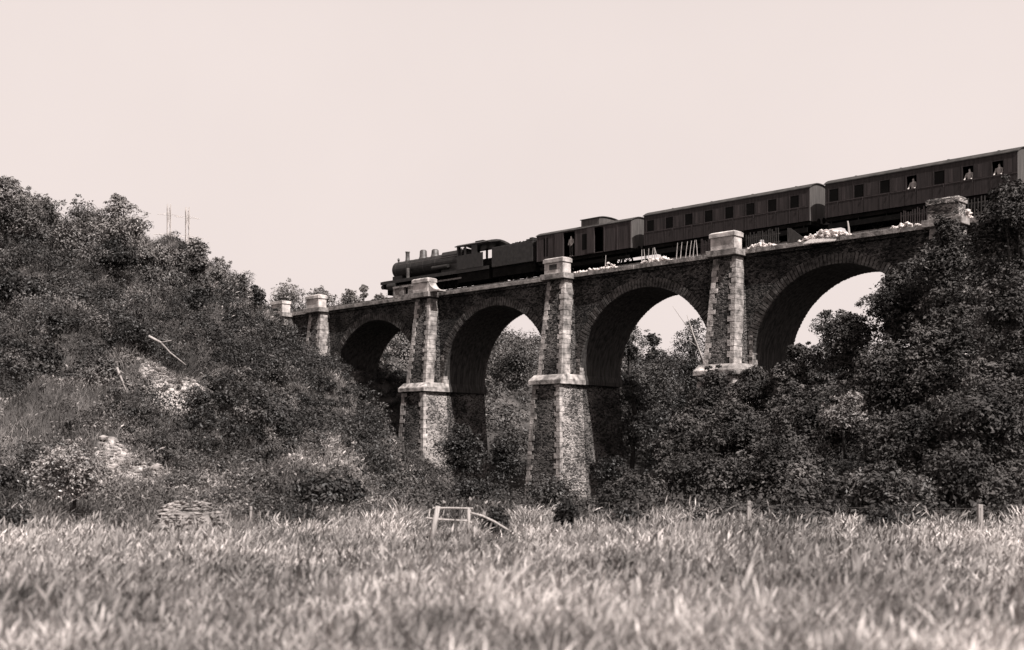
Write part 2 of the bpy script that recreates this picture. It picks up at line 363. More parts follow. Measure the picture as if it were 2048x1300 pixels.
def tree(name, label, cat, x, Y, ztop, wd, m='leafmid', leaf=.16, n=5000, up=.35, group=None, base=None, conical=False, open_=.0, lumps=None, zb=None, trunk_bare=.25, seed=0, depth=None):
    rng = np.random.default_rng(seed+int(abs(x)*7+Y*13+ztop*31))
    X = px(x, Y); z0 = h1(X, Y) if zb is None else zb; hgt = max(ztop-z0, .6); r = wd/2; dp = depth or r
    root = empty(name, (X, Y, z0-.05), label, cat, group)
    lowz = hgt*trunk_bare if hgt > 1.5 else 0.0
    cz = (hgt+lowz)/2; rz = (hgt-lowz)/2
    k = lumps or max(7, int(9+r*3))
    # sub-crowns
    lc = rng.normal(size=(k, 3)); lc /= np.linalg.norm(lc, axis=1, keepdims=True); lc *= (rng.random((k, 1))**.45)
    if conical:
        zz = rng.random(k)**.8; lc[:, 2] = zz*2-1; rr_ = (1-zz)*.75+.05; ang = rng.random(k)*6.28
        lc[:, 0] = np.cos(ang)*rr_; lc[:, 1] = np.sin(ang)*rr_; lr = (.14+.26*(1-zz))*r*1.5
    else:
        lr = r*(.30+.26*rng.random(k)); lc[:, 2] = np.clip(lc[:, 2], -.8, .95)
    sc = np.array([max(r-.38*r, .2), max(dp-.38*dp, .2), max(rz-.3*r, rz*.55)])
    c3 = lc*sc+np.array([0, 0, cz]); c3[:, 2] = np.maximum(c3[:, 2], lr*.4)
    if k > 3:
        lr[0] *= .7; c3[0] = (rng.normal()*.1*r, 0, hgt-lr[0]*.75); c3[1] = (c3[0][0]*.5+.15*r, 0, hgt-lr[0]-lr[1]*.6); c3[2] = (c3[0][0]*.5-.2*r, 0, hgt-lr[0]*1.6-lr[2]*.7)
    Vv, tn = lumps_leaves(c3, lr, max(30, n//k), leaf, rng, up=up, fill=.35+.2*(1-open_))
    # loose twigs of leaves breaking the outline
    kt = int(k*2.5); pick = rng.integers(0, k, kt); d = rng.normal(size=(kt, 3)); d[:, 2] = np.abs(d[:, 2])*.9+.1; d /= np.linalg.norm(d, axis=1, keepdims=True)
    tc3 = c3[pick]+d*lr[pick][:, None]*(1.05+.35*rng.random((kt, 1)))
    Vt, tt = lumps_leaves(tc3, lr[pick]*.22, max(8, n//(k*14)), leaf*.9, rng, fill=.1)
    link('crown', leaf_mesh('crown', np.r_[Vv, Vt], np.r_[tn, tt]), M[m], root)
    mb = MB(); tr = max(.05, hgt*.022)
    top = Vector((0, 0, hgt*.86)); lean = rng.normal(size=2)*.05*hgt
    mb.tube([(0,0,-.3), (lean[0]*.3, lean[1]*.3, hgt*.35), (lean[0], lean[1], hgt*.6), tuple(top)], [tr*1.3, tr, tr*.7, tr*.2], 7)
    for j in range(min(k, 9)):
        f = .3+.4*rng.random(); mb.tube([(lean[0]*f, lean[1]*f, hgt*f*.9), tuple((Vector((lean[0]*f, lean[1]*f, hgt*f*.9))+Vector(c3[j]))/2+Vector((0,0,.05*hgt))), tuple(c3[j])], [tr*.5, tr*.35, tr*.12], 5)
    mb.build('trunk', M['bark'], root, smooth=True)
    return root

def scrub(name, label, pts, hts, per, leaf, m, seed, cat='undergrowth', up=.35):
    """stuff: a continuous cover of low lumps of leaves"""
    rng = np.random.default_rng(seed); z = H(pts[:, 0], pts[:, 1])
    c = np.c_[pts, z+hts*.35]
    V, t = lumps_leaves(c, hts, per, leaf, rng, fill=.3, sq=.9, up=up)
    o = link(name, leaf_mesh(name, V, t), M[m]); return tag(o, label, cat, kind='stuff')

def scatter(n, x0, x1, Y0, Y1, rng, cond=None):
    Y = Y0+(Y1-Y0)*rng.random(n); x = x0+(x1-x0)*rng.random(n); X = (x-1024)/F*Y
    k = np.ones(n, bool) if cond is None else cond(X, Y, x)
    return np.c_[X, Y][k]
def st(X, Y): return (X-VO.x)*ES.x+(Y-VO.y)*ES.y, (X-VO.x)*ET.x+(Y-VO.y)*ET.y
def clear_via(X, Y, x=None):
    s, t = st(X, Y); z = H(X, Y)
    return ~((t > .5) & (t < 8) & (s > -12) & (s < 80) & (z > 11.5)) & ~((np.abs(t-4) < 3.6) & ((s < -5) | (s > 70)))

# ================================================================== VIADUCT
via = empty('viaduct', (VO.x, VO.y, 0), 'long stone railway viaduct with tall buttressed piers and round arches crossing the valley', 'viaduct', rz=VROT)
ZC = 15.7          # underside of cornice
TW0, TW1 = 1.4, 6.6
PIT = 16.0
cen = lambda i: PIT*i-1.03
ZS, R = 7.9, 6.4
def arch_z(s, i):
    m = (cen(i)+cen(i+1))/2; d = abs(s-m); return ZS+math.sqrt(max(0, R*R-d*d))
rg = np.random.default_rng(3)
for i in range(0, 5):
    a0, a1 = cen(i)+1.6, cen(i+1)-1.6; m = (a0+a1)/2
    ang = np.linspace(math.pi, 0, 49)
    pts = [(m+R*math.cos(t), ZS+R*math.sin(t)) for t in ang]
    sp = empty('arch_span', (0, 0, 0), None, None); sp.parent = via
    mb = MB()
    for tt in (TW0, TW1):
        b0 = len(mb.v)
        for (s, z) in pts: mb.v += [(s, tt, z), (s, tt, ZC)]
        for k in range(len(pts)-1): mb.f.append((b0+2*k, b0+2*k+2, b0+2*k+3, b0+2*k+1))
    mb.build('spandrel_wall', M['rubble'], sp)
    mb = MB(); b0 = 0
    for (s, z) in pts: mb.v += [(s, TW0, z), (s, TW1, z)]
    for k in range(len(pts)-1): mb.f.append((2*k, 2*k+1, 2*k+3, 2*k+2))
    mb.build('barrel', M['soffit'], sp)
    for tt, o_ in ((TW0, -1), (TW1, 1)):
        mb = MB(); nst = 74
        for k in range(nst):
            t0 = math.pi*k/nst+.006; t1 = math.pi*(k+1)/nst-.006; ro = R+.62+.13*rg.random(); pr = .02+.05*rg.random(); ri = R-.02+.02*rg.random()
            q = lambda t, r: (m+r*math.cos(t), ZS+r*math.sin(t))
            a, b_, c, d = q(t0, ri), q(t1, ri), q(t1, ro), q(t0, ro)
            y0, y1 = tt+o_*pr, tt-o_*.15
            mb.hexa([(a[0],y0,a[1]),(b_[0],y0,b_[1]),(b_[0],y1,b_[1]),(a[0],y1,a[1]),(d[0],y0,d[1]),(c[0],y0,c[1]),(c[0],y1,c[1]),(d[0],y1,d[1])])
        mb.build('arch_ring', M['ring'] if 'ring' in M else M['rubble'], sp)

def quoins(mb, Pf, z0, z1, ss, tsn, rng, hs=.40, ls=(.34, .52), lt=(.30, .5), prd=.035):
    """corner blocks; Pf(z)->(s,t) corner; ss=+1 if the solid lies to -s of the corner; tsn=+1 if it lies to +t"""
    z = z0; k = 0
    while z < z1-.1:
        h = min(hs*(.85+.3*rng.random()), z1-z); l = ls[k % 2]*(.88+.24*rng.random()); d = lt[(k+1) % 2]*(.9+.2*rng.random()); pr = prd*(.6+rng.random())
        pr_ = []
        for zz in (z+.012, z+h-.012):
            s, t = Pf(zz); sa, sb = s+ss*pr, s-ss*l; ta, tb = t-tsn*pr, t+tsn*d
            pr_ += [(sa, ta, zz), (sb, ta, zz), (sb, tb, zz), (sa, tb, zz)]
        mb.hexa(pr_); z += h; k += 1

GB = {0: 8, 1: -3, 2: -3, 3: -3, 4: 0, 5: 6}
for i in range(0, 6):
    c = cen(i); zb = GB[i]
    pr = empty('pier', (0, 0, 0), None, None); pr.parent = via
    lo = lambda z: (7.1-z)/10.0                     # batter parameter below the impost
    hw = lambda z: 1.42+.5*lo(z)
    tf = lambda z: -.85-.5*lo(z)
    mb = MB(); mb.frust((c-hw(zb), c+hw(zb), tf(zb), 7.1), zb, (c-hw(7.1), c+hw(7.1), tf(7.1), 6.7), 7.1)
    mb.build('pier_base', M['rubblemid'], pr)
    mb = MB(); mb.frust((c+hw(zb)-.2, c+hw(zb)+.02, tf(zb)+.42, 1.9), zb, (c+hw(7.08)-.2, c+hw(7.08)+.02, tf(7.08)+.42, 1.9), 7.08); mb.build('sunlit_tone_panel', M['rubblelight'], pr)  # added panel: sunlight on this pier side put into a paler stone colour
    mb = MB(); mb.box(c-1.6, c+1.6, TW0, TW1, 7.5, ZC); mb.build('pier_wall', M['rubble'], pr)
    # impost: band with weathered slope
    mb = MB(); o = (c-1.74, c+1.74, -1.1, 2.0); mb.frust(o, 7.1, o, 7.44); mb.frust(o, 7.442, (c-1.62, c+1.62, -.55, 2.0), 7.9)
    m2 = MB(); o = (c-1.72, c+1.72, 2.003, 6.85); m2.frust(o, 7.12, o, 7.42); m2.frust(o, 7.422, (c-1.61, c+1.61, 2.003, 6.7), 7.88); m2.build('shade_toned_string_course', M['soffit'], pr)  # inner impost band: shade under the arch put into a darker stone colour
    mb.build('impost', M['dressed'], pr, bevel=.03)
    # upper buttresses front and back
    up = lambda z: (ZC-.1-z)/7.8
    bw_ = lambda z: .92+.33*up(z)
    bt = lambda z: .38-.85*up(z)
    for side in (0,):
        f = (lambda t: t)
        mb = MB(); zz0, zz1 = 7.7, ZC-.1
        r0 = (c-bw_(zz0), c+bw_(zz0)) + tuple(sorted((f(bt(zz0)), f(TW0)))); r1 = (c-bw_(zz1), c+bw_(zz1)) + tuple(sorted((f(bt(zz1)), f(TW0))))
        mb.frust(r0, zz0, r1, zz1); mb.build('buttress', M['rubblemid'], pr)
        tsn = 1 if side == 0 else -1
        for ss in (-1, 1):
            for fn, za, zc_, kw in ((lambda z: (c+ss*bw_(z), f(bt(z))), 7.9, ZC-.15, dict(lt=(.95, 1.02)) if ss > 0 else {}), (lambda z: (c+ss*hw(z), f(tf(z))), max(zb, -2.5), 7.08, dict(ls=(.34, .56))),
                                   (lambda z: (c+ss*1.6, f(TW0)), 7.9, 10.4, dict(hs=.33, ls=(.22, .36), lt=(.4, .6)))):
                mb = MB(); quoins(mb, fn, za, zc_, ss, tsn, rg, **kw); mb.build('quoin_column', M['dressed'], pr)
    # parapet pillar on its corbelled platform, front and back
    for side in (0, 1):
        f = (lambda t: t) if side == 0 else (lambda t: 8-t)
        def bx(mb, a, b_, t0, t1, z0, z1): q = sorted((f(t0), f(t1))); mb.box(a, b_, q[0], q[1], z0, z1)
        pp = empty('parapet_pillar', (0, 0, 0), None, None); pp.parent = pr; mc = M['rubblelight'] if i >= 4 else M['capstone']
        mb = MB(); bx(mb, c-1.32, c+1.22, -.12, 1.6, ZC-.12, ZC+.32); mb.build('platform', M['coping'], pp, bevel=.02)
        mb = MB(); bx(mb, c-1.0, c+1.0, .03, 1.0, ZC+.3, 16.95); mb.build('shaft', mc, pp, bevel=.02)
        mb = MB(); bx(mb, c-1.08, c+1.08, -.06, 1.09, 16.90, 17.2); q = (c-1.08, c+1.08)+tuple(sorted((f(-.06), f(1.09)))); q2 = (c-.95, c+.95)+tuple(sorted((f(.1), f(.95))))
        mb.frust(q, 17.202, q2, 17.3); mb.build('cap', mc, pp, bevel=.02)
        if i == 2 and side == 0:
            mb = MB(); bx(mb, c-.45, c+.35, .0, .05, 16.35, 16.75); mb.build('recess_panel', M['woodd'], pp)
        if i == 1 and side == 0:
            mb = MB(); a = np.linspace(0, math.pi/2, 9)
            ol = [(c+1.0, ZC+.3), (c+1.0, 17.15)]+[(c+1.0+1.35*(1-math.cos(t)), 17.15-1.05*math.sin(t)) for t in a[1:]]+[(c+2.35, ZC+.3)]
            mb.poly_prism(ol, 'y', .1, .95); mb.build('swept_wing', M['capstone'], pp)
# west abutment with its own pillar
ab = empty('abutment', (0, 0, 0), None, None); ab.parent = via
c = -7.1
mb = MB(); mb.box(-11, cen(0)-1.58, TW0+.003, TW1-.003, 7, ZC); mb.build('abutment_wall', M['rubble'], ab)
mb = MB(); mb.frust((c-1.3, c+1.3, -.5, 1.6), 7.5, (c-1, c+1, .12, 1.6), ZC-.1); mb.build('buttress', M['dressed'], ab)
mb = MB(); mb.box(c-1.3, c+1.25, -.12, 1.6, ZC-.12, ZC+.32); mb.build('platform', M['coping'], ab, bevel=.02)
mb = MB(); mb.box(c-1, c+1, .03, 1, ZC+.3, 16.95); mb.build('shaft', M['capstone'], ab, bevel=.02)
mb = MB(); mb.box(c-1.08, c+1.08, -.06, 1.09, 16.90, 17.22); mb.build('cap', M['capstone'], ab, bevel=.02)
mb = MB(); mb.box(cen(5)+1.6, cen(5)+7, TW0, TW1, 7, ZC); e = mb.build('abutment_wall', M['rubble'], via)
# cornice courses, stone by stone with chipped lengths
for side in (0, 1):
    mb = MB(); mb2 = MB(); s = -11.5
    while s < 84:
        l = 1.05+.5*rg.random(); j = .03*rg.random(); t0, t1 = 1.05+j, 1.75; q = (t0, t1) if side == 0 else (8-t1, 8-t0)
        mb.box(s+.008, s+l-.008, q[0], q[1], ZC+.02, ZC+.33-.05*(rg.random() < .25)*rg.random())
        s += l
    q = (1.22, 1.5) if side == 0 else (6.5, 6.78); mb2.box(-11, 83, q[0], q[1], ZC-.2, ZC+.018)
    mb.build('coping', M['coping'], via, bevel=.012); mb2.build('string_course', M['rubble'], via)
mb = MB(); mb.box(-11, 84, 1.76, 6.24, ZC-.4, ZC+.2); mb.build('deck', M['ballast'], via)
# surviving stretch of pierced parapet left of the second pillar
mb = MB(); a0, a1 = 9.9, cen(1)-1.3
mb.box(a0, a1, 1.15, 1.45, ZC+.335, ZC+.6); mb.box(a0, a1, 1.12, 1.48, 16.95, 17.12)
for s0, s1 in ((a0, a0+.25), (a0+.9, a0+1.5), (a0+2.1, a1)): mb.box(s0, s1, 1.16, 1.44, ZC+.6, 16.95)
mb.box(a0+.25, a0+.9, 1.3, 1.44, ZC+.6, 16.95)
mb.build('pierced_parapet', M['coping'], via)

mb = MB(); mb.box(-10, 83, 6.35, 6.6, ZC+.335, 17.15); mb.build('far_parapet', M['rubble'], via)
# railway track (ballast, sleepers, rails) on the deck and beyond
RT = 16.6
trk = empty('railway_track', (VO.x, VO.y, 0), 'single line of rails on ballast running over the viaduct deck', 'railway track', rz=VROT)
mb = MB(); mb.frust((-60, 130, 2.2, 5.8), ZC+.205, (-60, 130, 2.6, 5.4), RT-.2); mb.build('ballast_bed', M['ballast'], trk)
mb = MB()
for k in range(300): mb.box(-58+k*.62, -58+k*.62+.24, 2.75, 5.25, RT-.22, RT-.13)
o = mb.build('sleepers', M['woodd'], trk); o['kind'] = 'stuff'
for t in (4-.7525, 4+.7525):
    mb = MB(); mb.box(-60, 130, t-.035, t+.035, RT-.132, RT); mb.build('rail', M['steel'], trk)

# ================================================================== TRAIN (local frame: x along the viaduct, y across from track centre, z above rail)
def train_thing(name, label, cat, s0, group=None):
    return empty(name, V3(s0, 4.0, RT), label, cat, group, rz=VROT)
def wheel_mesh(r, spokes):
    mb = MB(); n = 28
    def ring(ri, ro, y0, y1):
        for k in range(n):
            a, b_ = 2*math.pi*k/n, 2*math.pi*(k+1)/n; q = lambda t, rr, y: (rr*math.cos(t), y, rr*math.sin(t))
            mb.hexa([q(a,ri,y0),q(b_,ri,y0),q(b_,ri,y1),q(a,ri,y1),q(a,ro,y0),q(b_,ro,y0),q(b_,ro,y1),q(a,ro,y1)])
    ring(r*.86, r, -.06, .06); ring(.02, r*.2, -.09, .09); ring(r*.99, r+.025, .03, .06)
    for k in range(spokes):
        a = 2*math.pi*k/spokes; d = (math.cos(a), math.sin(a)); mb.tube([(d[0]*r*.15, 0, d[1]*r*.15), (d[0]*r*.9, 0, d[1]*r*.9)], .035, 5)
    return mb
def put_wheels(root, xs_, r, spokes=10):
    first = None
    for x in xs_:
        for y in (-.75, .75):
            if first is None: first = wheel_mesh(r, spokes).build('wheel', M['under'], root); o = first
            else: o = first.copy(); COL.objects.link(o); o.parent = root
            o.location = (x, y, r); o.rotation_euler = (0, 0, 0 if y > 0 else math.pi)
def buffers(root, xend, sgn):
    for y in (-.87, .87):
        mb = MB(); mb.tube([(xend, y, 1.05), (xend+sgn*.38, y, 1.05)], .08, 10); mb.tube([(xend+sgn*.38, y, 1.05), (xend+sgn*.43, y, 1.05)], .21, 14)
        mb.build('buffer', M['under'], root)

# locomotive, s from 5.0 to 21; x measured from s=5
L = train_thing('steam_locomotive', 'black steam locomotive with slim chimney and two grey domes heading the train', 'locomotive', 5.0)
mb = MB(); mb.tube([(2.3, 0, 2.62), (2.37, 0, 2.62), (11.4, 0, 2.62)], [.76, .81, .82], 28); mb.build('boiler', M['loco'], L, smooth=False)
mb = MB(); mb.tube([(2.14, 0, 2.62), (2.22, 0, 2.62), (2.31, 0, 2.62)], [.45, .66, .76], 28); mb.build('smokebox_door', M['locogrey'], L, smooth=True)
mb = MB(); mb.tube([(2.05, 0, 2.62), (2.16, 0, 2.62)], .07, 8); mb.build('door_handwheel', M['locogrey'], L)
mb = MB()
for x in (2.8, 4.3, 5.0, 6.7, 8.4): mb.tube([(x, 0, 2.62), (x+.07, 0, 2.62)], .835, 28, caps=False)
mb.build('boiler_bands', M['locogrey'], L)
mb = MB(); mb.tube([(3.7, 0, 3.28), (3.7, 0, 3.5), (3.7, 0, 4.0), (3.7, 0, 4.22), (3.7, 0, 4.3)], [.34, .21, .19, .20, .25], 18); mb.build('chimney', M['locogrey'], L, smooth=True)
mb = MB(); mb.tube([(2.45, -.05, 3.35), (2.45, -.05, 3.6), (2.45, -.05, 3.67), (2.45, -.05, 3.83)], [.07, .1, .13, .05], 8); mb.build('headlamp', M['locogrey'], L)
for x, zt in ((5.95, 4.22), (7.6, 4.08)):
    mb = MB(); mb.tube([(x, 0, 3.2), (x, 0, 3.42), (x, 0, 3.6), (x, 0, zt-.12), (x, 0, zt-.02), (x, 0, zt)], [.52, .42, .36, .33, .24, .05], 20); mb.build('dome', M['locogrey'], L, smooth=True)
mb = MB(); mb.poly_prism([(-.72, 1.6), (-.78, 3.15), (-.55, 3.5), (.55, 3.5), (.78, 3.15), (.72, 1.6)], 'x', 9.2, 12.0); mb.build('firebox', M['loco'], L)
mb = MB(); mb.tube([(10.6, .1, 3.45), (10.6, .1, 3.75)], .1, 8); mb.tube([(11.3, -.15, 3.45), (11.3, -.15, 3.7)], .08, 8); mb.build('safety_valve', M['locogrey'], L)
mb = MB(); mb.box(1.6, 16.0, -1.35, 1.35, 1.42, 1.5); mb.box(1.3, 16, -1.36, -1.3, 1.2, 1.48); mb.box(1.3, 16, 1.3, 1.36, 1.2, 1.48); mb.build('running_plate', M['loco'], L)
mb = MB(); mb.box(1.45, 1.65, -1.3, 1.3, .8, 1.5); mb.build('buffer_beam', M['loco'], L); buffers(L, 1.47, -1)
mb = MB(); mb.box(2.2, 3.6, -.6, .6, 1.5, 2.0); mb.build('smokebox_saddle', M['loco'], L)
mb = MB(); mb.box(1.4, 15.8, -.55, .55, .3, 1.4); mb.box(11.9, 15.9, -1.2, 1.2, .35, 1.4); mb.build('frame', M['under'], L)
for y in (-1.1, 1.1):
    mb = MB(); mb.tube([(2.3, y, .95), (3.5, y, .95)], .38, 16); mb.build('cylinder_block', M['loco'], L)
    mb = MB(); mb.tube([(3.1, y*1.02, .95), (5.6, y*1.02, .92), (8.2, y*1.02, .85)], .05, 6); mb.box(4.8, 12.4, y*1.08-.03, y*1.08+.03, .72, .86); mb.build('coupling_rod', M['steel'], L)
    mb = MB(); mb.tube([(2.6, y*.82, 2.95), (12, y*.82, 2.95)], .028, 6); mb.build('handrail', M['steel'], L)
    mb = MB(); mb.tube([(8.3, y*.86, 2.1), (10.4, y*.86, 2.1)], .2, 12); mb.build('air_reservoir', M['loco'], L)
mb = MB(); mb.tube([(4.9, -1.0, 1.5), (4.9, -1.0, 2.5)], .16, 12); mb.build('air_pump', M['locogrey'], L)
put_wheels(L, (5.3, 7.2, 9.1, 11.0, 12.9), .76); put_wheels(L, (3.0,), .45)
# cab with real window openings
cab = empty('cab', (0, 0, 0), None, None); cab.parent = L
mb = MB()
for y in (-1.4, 1.34):
    y1 = y+.06; mb.box(12.0, 15.3, y, y1, 1.5, 2.75); mb.box(12.0, 12.18, y, y1, 2.75, 3.5); mb.box(12.95, 13.2, y, y1, 2.75, 3.5); mb.box(13.9, 14.6, y, y1, 2.75, 3.5); mb.box(12.0, 15.3, y, y1, 3.5, 3.62)
mb.box(12.0, 12.06, -1.34, 1.34, 1.5, 2.75); mb.box(12, 12.06, -1.34, -.95, 2.75, 3.6); mb.box(12, 12.06, .95, 1.34, 2.75, 3.6); mb.box(12, 12.06, -.6, .6, 2.75, 3.6)
mb.build('cab_sides', M['loco'], cab)
mb = MB(); ol = [(-1.5, 3.6), (-1.1, 3.78), (-.5, 3.9), (0, 3.94), (.5, 3.9), (1.1, 3.78), (1.5, 3.6), (1.45, 3.54), (0, 3.8), (-1.45, 3.54)]
mb.poly_prism(ol, 'x', 11.8, 16.1); mb.build('cab_roof', M['loco'], cab)
mb = MB(); mb.box(13.3, 14.3, -.35, .35, 3.88, 4.08); mb.build('roof_ventilator', M['loco'], cab)
# tender
T = train_thing('tender', 'dark coal tender coupled behind the locomotive', 'tender', 21.3)
mb = MB(); mb.box(.1, 5.0, -1.38, 1.38, 1.25, 3.0); mb.box(4.6, 5.0, -1.38, 1.38, 3.0, 3.3); mb.build('tank', M['loco'], T, bevel=.04)
mb = MB(); mb.box(0, 5.1, -1.15, 1.15, .42, 1.22); mb.build('frame', M['under'], T); put_wheels(T, (.9, 2.5, 4.1), .55); buffers(T, 5.1, 1)
mb = MB(); r2 = np.random.default_rng(8)
for k in range(150):
    x = .4+4.2*r2.random(); y = -1.1+2.2*r2.random(); mb.stone((x, y, 2.95+.1*r2.random()+.28*max(0, 1-abs(y))*(1-abs(x-3)/3.5)), .1+.14*r2.random(), r2)
mb.build('coal', M['under'], T)
mb = MB(); mb.tube([(3.9, .6, 3.2), (4.5, .6, 3.45)], .06, 6); mb.box(3.6, 4.9, -.7, .7, 3.2, 3.36); mb.build('toolbox', M['loco'], T)

def curved_roof(mb, x0, x1, hw_, ze, rise, th=.06, over=.05):
    n = 11; a = [(-hw_-over+2*(hw_+over)*k/(n-1)) for k in range(n)]
    top = [(y, ze+rise*(1-(abs(y)/(hw_+over))**2.4)) for y in a]; bot = [(y, z-th) for y, z in reversed(top)]
    mb.poly_prism(top+bot, 'x', x0-.08, x1+.08)

# baggage van  s 26.8 .. 36.8
W = train_thing('baggage_van', 'brown boarded baggage van with raised lookout on its roof and open side doors', 'railway van', 26.8)
LN = 10.0; hw_ = 1.42; zf, ze = 1.12, 3.3
mb = MB(); doors = ((3.0, 4.2), (6.3, 7.2))
for y0 in (-hw_, hw_-.06):
    e = 0
    xx = [0]+[v for d in doors for v in d]+[LN]
    for a, b_ in zip(xx[::2], xx[1::2]): mb.box(a, b_, y0, y0+.06, zf, ze)
    for d in doors: mb.box(d[0], d[1], y0, y0+.06, zf, zf+.06); mb.box(d[0], d[1], y0, y0+.06, ze-.12, ze)
mb.build('body', M['van'], W)
for xa in (0, LN-.06):
    mb = MB(); mb.poly_prism([(-hw_+.06, zf), (-hw_+.06, ze), (-.8, ze+.28), (0, ze+.34), (.8, ze+.28), (hw_-.06, ze), (hw_-.06, zf)], 'x', xa, xa+.058); mb.build('end_wall', M['vanend'], W)
mb = MB(); mb.box(.06, LN-.06, -hw_+.06, hw_-.06, zf, zf+.05); mb.box(4.9, 4.96, -hw_+.06, hw_-.06, zf, ze); mb.build('floor', M['under'], W)
mb = MB(); mb.box(0.1, LN-.1, .2, .25, zf, ze); mb.build('inner_partition', M['under'], W)
mb = MB(); curved_roof(mb, 0, LN, hw_, ze, .4); mb.build('roof', M['roof'], W)
mb = MB(); mb.box(4.8, 6.7, -1.3, 1.3, ze+.05, ze+.72); mb.build('lookout', M['vanend'], W)
mb = MB(); curved_roof(mb, 4.8, 6.7, 1.32, ze+.72, .14); mb.build('lookout_roof', M['roof'], W)
for a, b_ in ((2.1, 2.98), (5.55, 6.28)):
    mb = MB(); mb.box(a, b_, -hw_-.06, -hw_-.01, zf+.05, ze-.1); d = mb.build('sliding_door', M['van'], W)
mb = MB()
for x in (.02, 1.0, 2.0, 4.3, 7.3, 8.6, LN-.08): mb.box(x, x+.07, -hw_-.03, -hw_+.001, zf, ze); mb.box(x, x+.07, hw_-.001, hw_+.03, zf, ze)
mb.build('battens', M['panel'], W)
for x in (4.9, 5.2): pass
mb = MB(); mb.box(.8, 1.25, -hw_-.008, -hw_, zf+.35, ze-.3); mb.build('window', M['glass'], W)
mb = MB(); mb.box(5.0, 5.5, -hw_-.008, -hw_, zf+.4, ze-.5); mb.build('window', M['glass'], W)
mb = MB(); mb.box(0, LN, -1.2, 1.2, .85, zf-.003); mb.build('frame', M['under'], W)
for y in (-1.3, 1.22):
    mb = MB(); mb.box(.3, LN-.3, y, y+.08, .34, .62); [mb.box(x, x+.06, y, y+.08, .62, .9) for x in (.5, 3, 5, 7, LN-.6)]; mb.build('step_board', M['under'], W)
mb = MB(); mb.box(3.2, 6.8, -.9, .9, .3, .845); mb.build('brake_gear', M['under'], W)
put_wheels(W, (2.0, LN-2.0), .5); buffers(W, LN, 1); buffers(W, 0, -1)

def coach(name, label, s0, LN, ndoor, openw=(), group='passenger coaches behind the van'):
    R_ = train_thing(name, label, 'railway coach', s0, group); hw_ = 1.45; zf, ze = 1.1, 3.42
    w0, w1 = 2.15, 2.98
    pit = LN/ndoor
    mb = MB()
    for y0 in (-hw_, hw_-.05):
        mb.box(0, LN, y0, y0+.05, zf, w0); mb.box(0, LN, y0, y0+.05, w1, ze); xq = 0
        for k in range(ndoor):
            m = pit*(k+.35); mb.box(xq, m-.33, y0, y0+.05, w0, w1); xq = m+.33
        mb.box(xq, LN, y0, y0+.05, w0, w1)
    mb.build('body', M['coach'], R_)
    for xa in (0, LN-.06):
        mb = MB(); mb.poly_prism([(-hw_+.05, zf), (-hw_+.05, ze), (-.8, ze+.3), (0, ze+.38), (.8, ze+.3), (hw_-.05, ze), (hw_-.05, zf)], 'x', xa, xa+.058); mb.build('end_wall', M['vanend'], R_)
    mb = MB(); mb.box(.06, LN-.06, -hw_+.05, hw_-.05, zf, zf+.05); mb.box(.06, LN-.06, -.02, .02, zf+.05, ze); mb.build('interior', M['under'], R_)
    mb = MB(); curved_roof(mb, 0, LN, hw_, ze, .45); mb.build('roof', M['roof'], R_)
    for k in range(ndoor):
        m = pit*(k+.35)
        if k not in openw:
            mb = MB(); mb.box(m-.33, m+.33, -hw_+.012, -hw_+.022, w0, w1); wn = mb.build('window', M['glass'], R_)
        if k % 4 != 3 or LN > 14:
            mb = MB(); mb.box(m+.62, m+.86, -hw_-.006, -hw_+.001, w0, w1); mb.build('faded_panel', M['panel'], R_)
        mb = MB(); mb.box(m-.42, m-.38, -hw_-.015, -hw_+.001, zf, w1+.1); mb.box(m+.38, m+.42, -hw_-.015, -hw_+.001, zf, w1+.1); mb.tube([(m+.3, -hw_-.05, 1.9), (m+.3, -hw_-.05, 2.1)], .02, 5); mb.build('door_frame', M['coach'], R_)
    mb = MB(); mb.box(0, LN, -hw_-.02, -hw_+.001, w0-.09, w0-.03); mb.build('waist_rail', M['panel'], R_)
    mb = MB(); mb.box(0, LN, -1.3, 1.3, .82, zf-.003); mb.build('frame', M['under'], R_)
    for y in (-1.4, 1.32):
        mb = MB(); mb.box(.2, LN-.2, y, y+.08, .32, .66); [mb.box(x, x+.06, y, y+.08, .66, .9) for x in np.linspace(.4, LN-.5, 7)]; mb.build('step_board', M['under'], R_)
    for xa in (2.55, LN-2.55):
        mb = MB(); mb.box(xa-1.7, xa+1.7, -1.05, 1.05, .42, .8); mb.build('bogie_frame', M['under'], R_)
    mb = MB(); mb.box(LN*.36, LN*.62, -.9, .9, .3, .815); mb.build('battery_box', M['under'], R_)
    put_wheels(R_, (1.6, 3.5, LN-3.5, LN-1.6), .46); buffers(R_, LN, 1); buffers(R_, 0, -1)
    for k in range(4):
        x = LN*(.12+.25*k); mb = MB(); mb.tube([(x, 0, ze+.4), (x, 0, ze+.56)], .1, 8); mb.build('roof_ventilator', M['roof'], R_)
    return R_, pit
c1, p1 = coach('passenger_coach', 'longer dark passenger coach between the baggage van and the last coach', 38.1, 14.3, 8)
c2, p2 = coach('passenger_coach', 'last dark passenger coach at the right end of the train with people leaning out', 53.6, 12.9, 7, (3, 5, 6))

